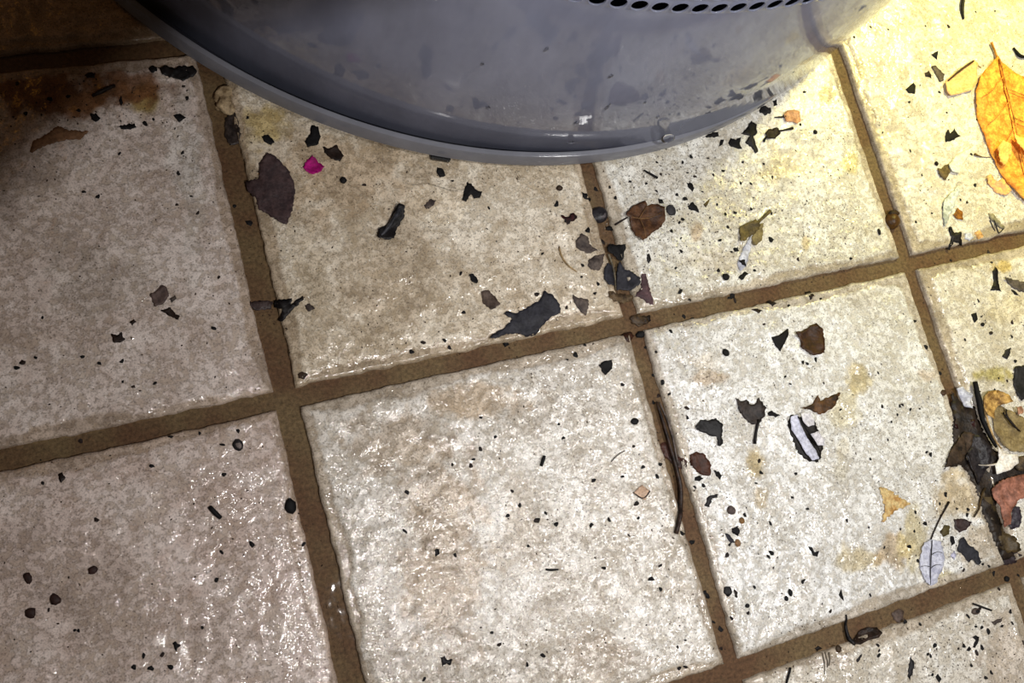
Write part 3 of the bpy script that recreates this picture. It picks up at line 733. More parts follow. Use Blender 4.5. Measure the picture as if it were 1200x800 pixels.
tube('stalk', [(1167, 72), (1164, 60), (1160, 51)], [2.0, 1.6, 2.0], mat_leaf((206, 140, 56), None, .45), r_, 1.5)
tube('midrib', [(1167, 72), (1176, 105), (1186, 150), (1198, 200), (1210, 245)], [1.7, 1.5, 1.3, 1.0, .6], mat_leaf((216, 150, 62), None, .45), r_, 5.5)
for a in ([(1172, 92), (1160, 108), (1148, 116)], [(1179, 120), (1166, 138), (1154, 148)], [(1186, 150), (1174, 172), (1166, 184)], [(1176, 105), (1192, 112), (1208, 118)], [(1184, 140), (1202, 148), (1220, 156)], [(1192, 175), (1208, 184), (1222, 196)]):
    tube('vein', a, [.9, .7, .4], mat_leaf((214, 148, 60), None, .45), r_, 5.6)
sheet('curled_flap', [(1163, 176), (1168, 168), (1178, 172), (1180, 184), (1174, 196), (1167, 192)], ora2, r_, lift=7, tilt=(0, -6))
sheet('curled_flap', [(1183, 160), (1196, 166), (1206, 172), (1204, 186), (1194, 182), (1186, 172)], ora2, r_, lift=8, tilt=(5, 5))
tag(tube('twig', [(1186, 57), (1190, 65), (1197, 69), (1206, 66)], [1.6, 2.6, 2.6, 2.0], BLACK), 'black hooked twig above the big orange leaf', 'twig')
frag('black three-toothed scrap on the yellow-lit tile', [(1107, 160), (1110, 152), (1113, 157), (1118, 151), (1121, 156), (1126, 159), (1118, 164), (1108, 167)], BLACK, jag=.7, wrinkle=1.5)
r_ = thing('small_leaf', 1116, 193, 'pale silvery leaf with a brown shrivelled base', 'leaf', 20)
sheet('blade', [(1110, 194), (1120, 182), (1137, 174), (1134, 184), (1128, 193), (1122, 204), (1113, 202)], mat_leaf((222, 222, 206), (196, 196, 180), .4), r_, curl=3, jag=.3)
sheet('shrivelled_base', [(1097, 198), (1102, 199), (1106, 194), (1111, 192), (1112, 203), (1108, 211), (1101, 208)], mat_leaf((124, 104, 66), (90, 72, 44), .5), r_, wrinkle=3, jag=1)
blob('bud', 1096.5, 192, 3.5, 3.5, DKBR, r_, .7, 58)
frag('crumpled silvery leaf between pale leaf and grout', [(1104, 238), (1108, 232), (1118, 222), (1122, 218), (1123, 226), (1118, 240), (1113, 250), (1106, 266), (1103, 255)], mat_leaf((206, 212, 208), (150, 156, 150), .35), curl=2, wrinkle=3, jag=.8)
frag('rust-brown angular scrap beside the crumpled silvery leaf', [(1116, 252), (1121, 244), (1127, 248), (1128, 258), (1121, 257)], mat_leaf((160, 104, 40), (124, 76, 26), .45), curl=1)
r_ = thing('leaf_fragment', 1119, 279, 'black branched scrap reaching over the grout edge', 'leaf fragment', 14)
sheet('blade', [(1111, 269), (1115, 268), (1118, 273), (1126, 272), (1126, 279), (1130, 287), (1124, 284), (1118, 283), (1116, 292), (1113, 290), (1115, 280)], BLK2, r_, jag=.7, wrinkle=1.5)
blob('bud', 1113, 267.5, 3, 2.6, BLACK, r_, .7, 59)
r_ = thing('leaf_skeleton', 1168, 262, 'grey leaf skeleton bent into a triangle at the tile edge', 'leaf', 12)
sheet('blade', [(1158, 250), (1163, 250), (1169, 257), (1178, 266), (1176, 269), (1166, 262), (1161, 258)], mat_leaf((150, 142, 120), (110, 104, 88), .5), r_, wrinkle=1)
tube('rib', [(1164, 258), (1168, 266), (1171, 273)], [.9, .9, .7], CHAR, r_); tube('rib', [(1177, 267), (1174, 271), (1171, 273)], [.8, .8, .6], CHAR, r_); tube('rib', [(1160, 258), (1164, 266), (1167, 270)], [.7, .7, .6], CHAR, r_)
frag('peach scrap at the tile edge beside the leaf skeleton', [(1143, 272), (1148, 269), (1153, 276), (1150, 282), (1145, 278)], mat_leaf((226, 180, 120), (150, 110, 60), .5), jag=.8)
frag('white scrap at the tile edge beside the peach scrap', [(1131, 273), (1138, 272), (1142, 278), (1137, 282), (1131, 279)], WHITE, jag=.8)
frag('mauve leaf piece under the lower end of the orange leaf', [(1155, 208), (1160, 205), (1168, 213), (1174, 208), (1179, 214), (1184, 224), (1176, 230), (1168, 226), (1158, 216)], mat_leaf((196, 150, 112), (226, 176, 104), .45), curl=2)
tag(tube('stem', [(1141, 181), (1150, 185), (1162, 184)], [1.8, .7, .6], mat_leaf((120, 92, 50), None, .5)), 'fine brown stem beside the big orange leaf', 'stem')
# --- tile right of the acorn joint
frag('black bone-shaped scrap on the yellowish tile', [(1160, 340), (1164, 331), (1162, 318), (1165, 313), (1169, 318), (1170, 330), (1173, 342), (1166, 340)], BLK2, jag=.7)
frag('grey pointed leaf lying next to the bone-shaped scrap', [(1176, 325), (1190, 328), (1205, 333), (1216, 342), (1206, 346), (1192, 341), (1182, 333)], mat_leaf((108, 98, 88), (80, 72, 66), .45), curl=1.5)
frag('black chip under the grey pointed leaf', [(1185, 339), (1190, 342), (1194, 347), (1188, 345)], BLACK)
frag('black wedge on the yellowish tile', [(1138, 368), (1144, 366), (1146, 374), (1142, 378)], BLACK, jag=.3)
tag(blob('charcoal_bit', 1151.5, 380, 3.4, 3, BLACK, None, .5, 61), 'small black charcoal bit below the black wedge', 'charcoal')
tag(blob('seed', 1161, 390, 3.6, 2.6, DKBR, None, .5, 62), 'small brown seed below the black wedge', 'seed')
frag('dark olive leaf scrap above the yellow-brown curled leaf', [(1174, 418), (1178, 410), (1185, 407), (1184, 413), (1180, 421), (1176, 419)], CHAR)
frag('large charcoal-grey piece above the litter heap', [(1188, 430), (1200, 428), (1216, 430), (1220, 456), (1206, 462), (1196, 470), (1190, 462), (1187, 450)], CHAR, curl=1.5)
# --- litter heap
frag('dark wet leaf mulch packed along the joint under the litter heap', [(1117, 458), (1128, 470), (1142, 476), (1150, 500), (1166, 528), (1190, 544), (1214, 550), (1214, 564), (1180, 566), (1170, 578), (1170, 600), (1180, 636), (1192, 652), (1178, 657), (1164, 630), (1152, 600), (1144, 572), (1134, 552), (1124, 545), (1112, 546), (1105, 550), (1116, 522), (1118, 490)],
     mat_leaf((66, 54, 44), (40, 33, 29), .35), wrinkle=1.6, jag=1.6)
frag('white flake over the dark joint at the litter heap', [(1121, 455), (1126, 453), (1131, 458), (1138, 462), (1136, 470), (1137, 479), (1131, 476), (1127, 466)], WHITE, lift=3, curl=2, jag=.4)
tag(blob('seed', 1105, 460, 6, 4.5, mat_leaf((92, 66, 46), None, .45), None, .6, 64, .2), 'brown oval seed at the tile edge by the litter heap', 'seed')
tag(tube('twig', [(1139, 448), (1143, 470), (1147, 490), (1155, 508), (1165, 524)], [3.4, 4.4, 3.6, 3.0, 2.2], BLACK, None, 3), 'black curved twig beside the yellow-brown curled leaf', 'twig')
r_ = thing('curled_leaf', 1178, 492, 'yellow-brown curled leaf with an olive inside in the litter heap', 'leaf', 36)
sheet('blade', [(1162, 478), (1170, 475), (1184, 482), (1198, 490), (1206, 506), (1208, 522), (1198, 530), (1182, 529), (1172, 520), (1164, 505)], mat_leaf((150, 132, 92), (124, 106, 70), .5), r_, lift=2, wrinkle=3)
sheet('curled_rim', [(1147, 467), (1152, 460), (1164, 458), (1176, 464), (1180, 472), (1166, 476), (1161, 482), (1158, 492), (1152, 488), (1147, 478)], mat_leaf((196, 158, 92), (130, 94, 48), .45), r_, lift=5, curl=5, wrinkle=2, jag=.3)
tube('rim_edge', [(1150, 480), (1155, 500), (1162, 516), (1170, 526)], [1.4, 1.8, 1.6, 1.0], mat_leaf((198, 164, 110), None, .4), r_, 5)
tube('vein', [(1172, 484), (1184, 500), (1192, 506)], [1.2, 1.6, 1.0], DKBR, r_, 5); tube('vein', [(1176, 480), (1175, 488), (1186, 500)], [1.0, 1.4, 1.2], DKBR, r_, 5)
frag('pinkish tan scrap on the rim of the curled leaf', [(1186, 478), (1193, 477), (1195, 484), (1189, 487)], mat_leaf((190, 140, 110), None, .45), lift=7)
frag('reddish-black wet flake under the white flake', [(1120, 484), (1132, 488), (1142, 492), (1142, 502), (1128, 504), (1118, 500)], mat_leaf((70, 36, 34), (42, 24, 24), .3), lift=2.2)
frag('dark brown leaf spreading across the joint in the litter heap', [(1104, 548), (1112, 528), (1122, 516), (1131, 505), (1142, 508), (1140, 522), (1132, 530), (1128, 540), (1116, 544)], mat_leaf((92, 74, 58), (66, 52, 40), .5), lift=1.6, curl=1.5, wrinkle=1.5)
frag('dark grey wet leaf in the middle of the litter heap', [(1138, 506), (1150, 512), (1160, 524), (1161, 540), (1154, 556), (1148, 570), (1141, 556), (1134, 542), (1130, 534), (1140, 524)], mat_leaf((62, 56, 58), (42, 38, 42), .3), lift=3.0, wrinkle=2)
r_ = thing('paper_scrap', 1174, 541, 'white torn scrap with a thin tail in the litter heap', 'scrap', 18)
sheet('blade', [(1165, 524), (1174, 532), (1188, 533), (1189, 543), (1180, 551), (1164, 556), (1163, 545), (1168, 538)], mat_leaf((240, 234, 226), (216, 206, 194), .45), r_, lift=5, curl=2, jag=.4)
tube('tail', [(1165, 544), (1156, 546), (1147, 544)], [1.6, 1.2, .7], mat_leaf((222, 212, 198), None, .45), r_, 3.5)
frag('terracotta-red leaf in the litter heap', [(1162, 574), (1168, 564), (1180, 560), (1194, 556), (1214, 560), (1216, 576), (1200, 582), (1190, 586), (1184, 598), (1181, 614), (1175, 618), (1173, 606), (1172, 594), (1166, 586)], mat_leaf((172, 116, 96), (128, 82, 64), .4), lift=3, curl=3, wrinkle=2)
frag('dark purple folded leaf below the terracotta leaf', [(1186, 592), (1194, 594), (1196, 606), (1192, 618), (1184, 620), (1181, 612), (1186, 602)], mat_leaf((78, 70, 80), (52, 46, 54), .3), lift=1.5, wrinkle=3)
frag('brown round-ended scrap between white scrap and terracotta leaf', [(1190, 537), (1198, 534), (1206, 540), (1204, 550), (1194, 552), (1188, 548)], mat_leaf((110, 92, 68), (70, 58, 44), .4), lift=4)
tag(tube('stem', [(1156, 572), (1150, 580), (1146, 596), (1140, 606)], [1.8, 1.5, 1.4, 1.0], mat_leaf((96, 76, 50), None, .4), None, 1), 'thin brown stem under the litter heap', 'stem')
frag('muddy brown leaf pulp filling the joint below the terracotta leaf', [(1160, 560), (1164, 580), (1172, 600), (1178, 622), (1190, 630), (1196, 645), (1184, 648), (1172, 640), (1168, 622), (1158, 600), (1152, 580)], mat_leaf((96, 80, 52), (66, 54, 34), .35), lift=1.8, wrinkle=2, jag=1.5)
r_ = thing('silvery_leaf', 1092, 655, 'silvery grey oval leaf with a dark midrib and long stalk', 'leaf', 26)
sheet('blade', [(1079, 640), (1082, 635), (1090, 632), (1100, 634), (1104, 645), (1106, 655), (1104, 668), (1099, 675), (1097, 683), (1090, 686), (1084, 682), (1080, 670), (1077, 660)], mat_leaf((196, 198, 210), (160, 162, 180), .35), r_, curl=3, wrinkle=1.5)
tube('midrib', [(1090, 633), (1089.5, 655), (1089.5, 685)], [.9, .8, .5], CHAR, r_, 2.4)
tube('stalk', [(1090, 633), (1095, 618), (1103, 602), (1110, 588)], [1.0, 1.1, 1.2, 1.8], DKBR, r_)
for a in ([(1089.5, 664), (1083, 662), (1078, 664)], [(1089.5, 666), (1096, 660), (1103, 662)], [(1090, 650), (1097, 645), (1103, 648)]): tube('vein', a, [.4, .35, .25], CHAR, r_, 2.4)
frag('navy-black forked leaf piece beside the silvery oval leaf', [(1123, 632), (1128, 629), (1133, 636), (1145, 645), (1149, 658), (1145, 662), (1139, 655), (1135, 659), (1128, 650), (1122, 645)], NAVY, curl=1.5)
frag('maroon-brown leaf piece above the navy forked piece', [(1117, 608), (1130, 608), (1138, 612), (1131, 621), (1123, 624), (1118, 618)], mat_leaf((78, 60, 58), (56, 42, 42), .4), curl=1)
frag('olive oval leaf scrap beside the stalk of the silvery leaf', [(1101, 622), (1106, 615), (1112, 616), (1111, 626), (1104, 629)], mat_leaf((100, 88, 52), (74, 64, 40), .45))
frag('black elongated chip between silvery and navy leaf pieces', [(1113, 628), (1117, 629), (1119, 636), (1115, 639), (1113, 634)], BLACK)
frag('tiny lilac scrap next to the silvery oval leaf', [(1114, 651), (1119, 645), (1121, 650), (1118, 656)], mat_leaf((190, 190, 214), None, .4))
frag('dark purple leaf piece on the grout corner', [(1178, 656), (1190, 646), (1199, 650), (1196, 659), (1182, 662)], mat_leaf((66, 52, 56), (48, 38, 42), .35))
frag('amber translucent flake with a dark edge on the white tile', [(1030, 571), (1040, 572), (1055, 583), (1067, 590), (1060, 594), (1050, 598), (1042, 603), (1035, 612), (1031, 612), (1036, 600), (1034, 585)], AMBER, curl=.6, wrinkle=.6, jag=1.6, th=.4)
# --- white tile
frag('black triangular scrap with a notch beside the brown flake', [(903, 395), (912, 393), (923, 385), (923, 393), (914, 412), (908, 405)], BLACK, jag=.3, wrinkle=1.4)
frag('dark brown square leaf flake beside the black triangle', [(931, 390), (940, 388), (950, 381), (955, 379), (964, 387), (965, 400), (964, 414), (952, 417), (945, 413), (938, 408), (937, 398)], mat_leaf((84, 54, 30), (64, 40, 24), .35), curl=2.5, wrinkle=1.5)
tag(blob('charcoal_bit', 850.5, 413, 5, 5.5, BLACK, None, .5, 66, .4), 'black charcoal bit above the peach stain', 'charcoal')
frag('charcoal-grey leaf piece with a short stub', [(814, 499), (820, 492), (832, 492), (838, 490), (846, 498), (845, 508), (846, 520), (843, 523), (840, 522), (840, 512), (833, 511), (824, 507), (816, 504)], CHAR, curl=1.5)
r_ = thing('leaf_fragment', 880, 487, 'dark branching leaf shred with a downward stalk', 'leaf fragment', 24)
sheet('blade', [(861, 466), (868, 470), (874, 468), (880, 474), (885, 472), (888, 466), (893, 475), (897, 478), (895, 488), (890, 495), (886, 498), (880, 497), (872, 490), (866, 482)], mat_leaf((76, 66, 62), (44, 38, 38), .4), r_, wrinkle=2.5, jag=1)
tube('stalk', [(888, 492), (885, 506), (884, 520)], [2.4, 2.0, 2.4], BLK2, r_)
frag('small black two-lobed scrap between shred and white shell', [(899, 484), (904, 481), (910, 485), (914, 487), (908, 489), (900, 487)], BLACK)
frag('brown folded leaf piece behind the white shell scrap', [(937, 479), (950, 474), (957, 463), (960, 470), (975, 463), (984, 460), (978, 475), (967, 483), (960, 486), (950, 481)], mat_leaf((112, 78, 46), (66, 48, 32), .4), curl=2, wrinkle=2)
r_ = thing('shell_scrap', 943, 511, 'crumpled white scrap with black creases on the white tile', 'scrap', 32)
sheet('underside', [(922, 498), (926, 486), (936, 489), (950, 488), (957, 500), (964, 520), (962, 536), (956, 542), (946, 540), (934, 530), (929, 515)], mat_leaf((52, 46, 42), (30, 26, 26), .4), r_, jag=1)
sheet('white_fold', [(923, 489), (930, 486), (936, 498), (944, 514), (953, 528), (956, 538), (948, 540), (941, 530), (934, 516), (925, 504)], mat_leaf((204, 206, 222), (180, 182, 200), .35), r_, lift=3, curl=2.5, jag=.4)
sheet('white_fold', [(934, 485), (946, 484), (951, 492), (950, 499), (943, 501), (938, 495)], mat_leaf((226, 224, 224), (192, 190, 196), .35), r_, lift=4.2, curl=2.5, jag=.5)
sheet('white_fold', [(946, 509), (956, 506), (963, 515), (962, 523), (954, 522)], mat_leaf((214, 212, 218), (170, 168, 176), .35), r_, lift=4, curl=2, jag=.5)
tube('crease', [(931, 489), (940, 503), (952, 519), (957, 530)], [.9, 1.0, 1.0, .7], BLACK, r_, 6)
frag('dark blue-grey chip near the grout beside an orange crumb', [(849, 625), (854, 626), (862, 635), (856, 637)], NAVY)
frag('black chip above the blue-grey chip', [(857, 619), (864, 616), (867, 622), (865, 628), (859, 625)], BLACK)
tag(blob('seed', 864.5, 636, 4, 5, mat_leaf((170, 130, 90), None, .45), None, .5, 71), 'tan seed touching the blue-grey chip', 'seed')
frag('dark grey upright chip with a bent tip', [(825, 592), (829, 582), (834, 580), (841, 579), (840, 583), (834, 584), (831, 594)], CHAR)
frag('black comma-shaped chip below the red-brown leaf piece', [(836, 551), (842, 552), (846, 557), (844, 562), (839, 558)], BLACK)
frag('black double chip beside the grout and the long twig', [(814, 559), (820, 557), (824, 560), (819, 564), (814, 563)], BLACK)
tag(blob('seed', 856, 598, 6, 6, mat_leaf((112, 98, 92), (84, 72, 68), .5), None, .5, 72, .4), 'grey-brown seed on the white tile', 'seed')
tag(blob('seed', 868.5, 610, 3.8, 4, mat_leaf((140, 104, 60), None, .5), None, .5, 73), 'orange-brown seed on the white tile', 'seed')
frag('black arrowhead-shaped scrap on the white tile', [(947, 640), (951, 641), (954, 647), (959, 645), (957, 652), (952, 651)], BLACK, jag=.3)
frag('dark double scrap at the grout of the white tile', [(849, 688), (855, 687), (858, 694), (854, 699), (849, 695)], BLK2)
frag('narrow dark scrap beside the dark double scrap', [(860, 690), (864, 694), (864, 701), (861, 699)], DKBR)
tag(blob('charcoal_bit', 925.5, 694, 3.2, 5, BLACK, None, .55, 75, .1), 'upright oval charcoal bit on the white tile', 'charcoal')
tag(blob('charcoal_bit', 921, 701, 3, 3.6, BLACK, None, .55, 76), 'small charcoal bit just below the upright oval one', 'charcoal')
tag(blob('charcoal_bit', 875.5, 709.5, 3, 3, BLACK, None, .55, 77), 'round charcoal bit near the corner of the white tile', 'charcoal')
frag('black pointed sliver above the grout joint', [(983, 697), (986, 690), (988, 698), (989, 704), (985, 700)], BLACK, jag=.2)
r_ = thing('broken_pod', 1010, 745, 'dark brown broken pod with an upright prong in the grout joint', 'seed pod', 24)
sheet('pod', [(997, 754), (1006, 747), (1011, 739), (1020, 735), (1031, 735), (1034, 741), (1030, 747), (1018, 750), (1008, 755)], mat_leaf((62, 44, 34), (44, 32, 26), .35), r_, curl=2, lift=.6, jag=.2)
tube('prong', [(992, 720), (994, 735), (997, 750), (1002, 755)], [1.2, 2.2, 3.2, 2.0], BLK2, r_)
frag('small dark flake at the grout edge below the white tile', [(959, 760), (963, 757), (968, 760), (962, 764)], DKBR)
tag(blob('seed', 983, 760, 4.5, 5, mat_leaf((88, 68, 48), None, .45), None, .5, 79), 'brown seed at the grout edge beside the broken pod', 'seed')
r_ = thing('grass_blade', 969, 776, 'grey dry grass blades at the grout edge', 'grass blade', 10)
for a in ([(965, 765), (966, 778), (966, 790)], [(968, 764), (970, 775), (969, 782)], [(972, 764), (973, 772), (971, 780)]): tube('blade', a, [.8, .9, .5], mat_leaf((120, 110, 96), None, .5), r_)
frag('small dark flake pointing away from the broken pod', [(1003, 774), (1008, 767), (1010, 766), (1008, 771), (1004, 776)], CHAR)
frag('purplish film on the grout beside the broken pod', [(1050, 718), (1058, 713), (1064, 716), (1064, 726), (1058, 730), (1052, 726)], mat_leaf((100, 84, 76), (84, 68, 58), .4))
tag(tube('twig', [(926, 782), (923, 792), (921, 804)], [1.6, 1.8, 1.2], BLACK), 'dark upright twig on the tile under the grout joint', 'twig')
tag(tube('twig', [(1140, 707), (1150, 711), (1161, 715)], [1.3, 1.5, 1.2], BLK2), 'thin straight dark twig on the bottom right corner tile by the grout', 'twig')
r_ = thing('seed_shell', 1143, 716, 'cracked brown seed shell beside the thin straight twig', 'seed shell', 7)
blob('shell', 1143, 716, 6.5, 4.5, mat_leaf((98, 84, 76), (70, 58, 52), .4), r_, .6, 81); blob('hollow', 1143.5, 716, 3.6, 2.3, BLACK, r_, .5, 82, lift=3.2)
frag('black jointed scrap on the speckled corner tile', [(1140, 758), (1143, 750), (1139, 746), (1143, 744), (1147, 746), (1145, 754), (1142, 759)], BLACK, jag=.5)
frag('black scrap beside the black jointed scrap', [(1133, 762), (1136, 757), (1138, 760), (1136, 763)], BLACK)
frag('brown flat scrap on the speckled corner tile', [(1161, 728), (1168, 725), (1175, 723), (1172, 729), (1164, 732)], GREYBR)
frag('black wedge on the speckled corner tile', [(1096, 793), (1099, 789), (1103, 795), (1100, 800)], BLACK, jag=.3)
frag('ragged grey scrap on the speckled corner tile', [(1064, 778), (1067, 768), (1070, 774), (1069, 788), (1066, 797), (1063, 792)], CHAR, jag=1)
tag(blob('charcoal_bit', 1185, 678, 4.4, 4, BLACK, None, .5, 84), 'black charcoal bit on the grout corner', 'charcoal')
# grout joint
frag('dark brown flake on the rim of the white tile by the grout', [(881, 362), (888, 361), (894, 364), (888, 367)], DKBR)
frag('dark flake in the grout joint by the white tile', [(901, 352), (906, 350), (911, 355), (906, 359)], DKBR)
frag('small brown chip in the grout joint by the white tile', [(947, 340), (953, 339), (955, 346), (950, 351)], DKBR)

# water beads on the drum
m, nt, b, N, L = nodes_of('water'); b.inputs['Base Color'].default_value = (1, 1, 1, 1); b.inputs['Transmission Weight'].default_value = 1; b.inputs['Roughness'].default_value = .02; b.inputs['IOR'].default_value = 1.33
WATER = m
def on_wall(px, py, R, off=(0, 0)):
    d = ROT.T @ np.array([(px - 600) / FPX, -(py - 400) / FPX, -1.0]); c0 = DC + np.array(off)
    o = CAM[:2] - c0; a = d[:2] @ d[:2]; bb = 2 * o @ d[:2]; c = o @ o - R * R
    s = (-bb - math.sqrt(bb * bb - 4 * a * c)) / (2 * a); p = CAM + s * d
    n = (p[:2] - c0) / R
    return p, math.atan2(n[1], n[0])
for k, (x, y, R, sx, sz) in enumerate(((640, 58, 0, .006, .012), (716, 89, 0, .006, .014), (712, 125, 0, .0055, .022), (675, 144, 0, .006, .012), (669, 166, 0, .012, .006), (572, 126, 0, .006, .010), (565, 75, 0, .005, .008), (771, 137, 0, .006, .008), (783, 162, 1, .024, .014), (756, 120, 0, .004, .008))):
    p, a = on_wall(x, y, RING_R if R else BODY_R, (0, 0) if R else DRO)
    me = bpy.data.meshes.new('water_drop'); bm = bmesh.new(); bmesh.ops.create_icosphere(bm, subdivisions=2, radius=1)
    for q in bm.verts:
        t = q.co.z; q.co.x *= .55; q.co.y *= 1 - .35 * max(t, 0); q.co.x *= 1 - .45 * max(t, 0)
    for fc in bm.faces: fc.smooth = True
    bm.to_mesh(me); bm.free()
    o = link('water_drop', me, WATER, None, (p[0] * P, p[1] * P, p[2] * P)); o.scale = (sx * P, sx * P, sz * P); o.rotation_euler = (0, 0, a)
    if R: tag(o, 'large flat water bead on the base ring of the drum', 'water drop')
    else: tag(o, 'small water drop clinging to the grey drum wall', 'water drop', 'water drops on the drum wall')

def film(px, py, pts, label, zoff, mat=None):
    W = np.array([at(*p)[:2] for p in outline(pts, .8, random.Random(px), 4)]); c = W.mean(0)
    zz = zoff if zoff is not None else max(float(np.max(floor_z(c[0] + (W[:, 0] - c[0]) * t, c[1] + (W[:, 1] - c[1]) * t))) for t in np.linspace(0, 1, 24)) + .0008
    n = len(W); v = [((c[0]) * P, c[1] * P, zz * P)]; f = []
    for t in (.5, .88, .93, 1.0):
        for q in W: v.append(((c[0] + (q[0] - c[0]) * t) * P, (c[1] + (q[1] - c[1]) * t) * P, (zz - (.0025 if t == 1 else 0)) * P))
    o0 = Vector(v[0]); v = [Vector(q) - o0 for q in v]
    for k in range(n):
        k2 = (k + 1) % n; f.append((0, 1 + k, 1 + k2))
        for r in range(3): f.append((1 + r * n + k, 1 + (r + 1) * n + k, 1 + (r + 1) * n + k2, 1 + r * n + k2))
    me = mesh_from('puddle', v, f); bm = bmesh.new(); bm.from_mesh(me)
    bmesh.ops.recalc_face_normals(bm, faces=bm.faces)
    if sum(q.normal.z for q in bm.faces) < 0: bmesh.ops.reverse_faces(bm, faces=bm.faces)
    bm.to_mesh(me); bm.free()
    return tag(link('puddle', me, mat or FILM, None, o0), label, 'puddle')
def mat_film(name, ior, rough, strength):
    m, nt, b, N, L = nodes_of(name)
    gl = N.new('ShaderNodeBsdfGlossy'); gl.inputs['Roughness'].default_value = rough
    tr = N.new('ShaderNodeBsdfTransparent'); fr = N.new('ShaderNodeFresnel'); fr.inputs['IOR'].default_value = ior
    mx = N.new('ShaderNodeMixShader'); pos = N.new('ShaderNodeNewGeometry').outputs['Position']
    L.new(bump(nt, noise(nt, 220, 3, .6, pos), strength, .0010), gl.inputs['Normal'])
    L.new(fr.outputs[0], mx.inputs[0]); L.new(tr.outputs[0], mx.inputs[1]); L.new(gl.outputs[0], mx.inputs[2])
    L.new(mx.outputs[0], N['Material Output'].inputs['Surface'])
    return m
GLINT_FILM = mat_film('added_glint_film', 1.36, .015, .02); FILM = mat_film('rippled_water_film', 1.40, .03, .08)
film(500, 199, [(480, 216), (500, 214), (522, 221), (546, 226), (552, 240), (542, 256), (520, 264), (496, 258), (476, 250), (476, 232)], 'thin clear water film added for a glint on the beige tile, around a grey flake', None, GLINT_FILM)  # unseen film added to throw a torch glint onto the drum wall
film(393, 735, [(382, 700), (396, 700), (402, 740), (406, 775), (396, 776), (388, 740)], 'narrow clear puddle standing in the grout joint by the glittering wet tile', GROUT_Z + .004)
film(1145, 688, [(1128, 684), (1150, 676), (1160, 684), (1150, 696), (1132, 698)], 'small clear puddle in the grout beside the silvery oval leaf tile', GROUT_Z + .004)

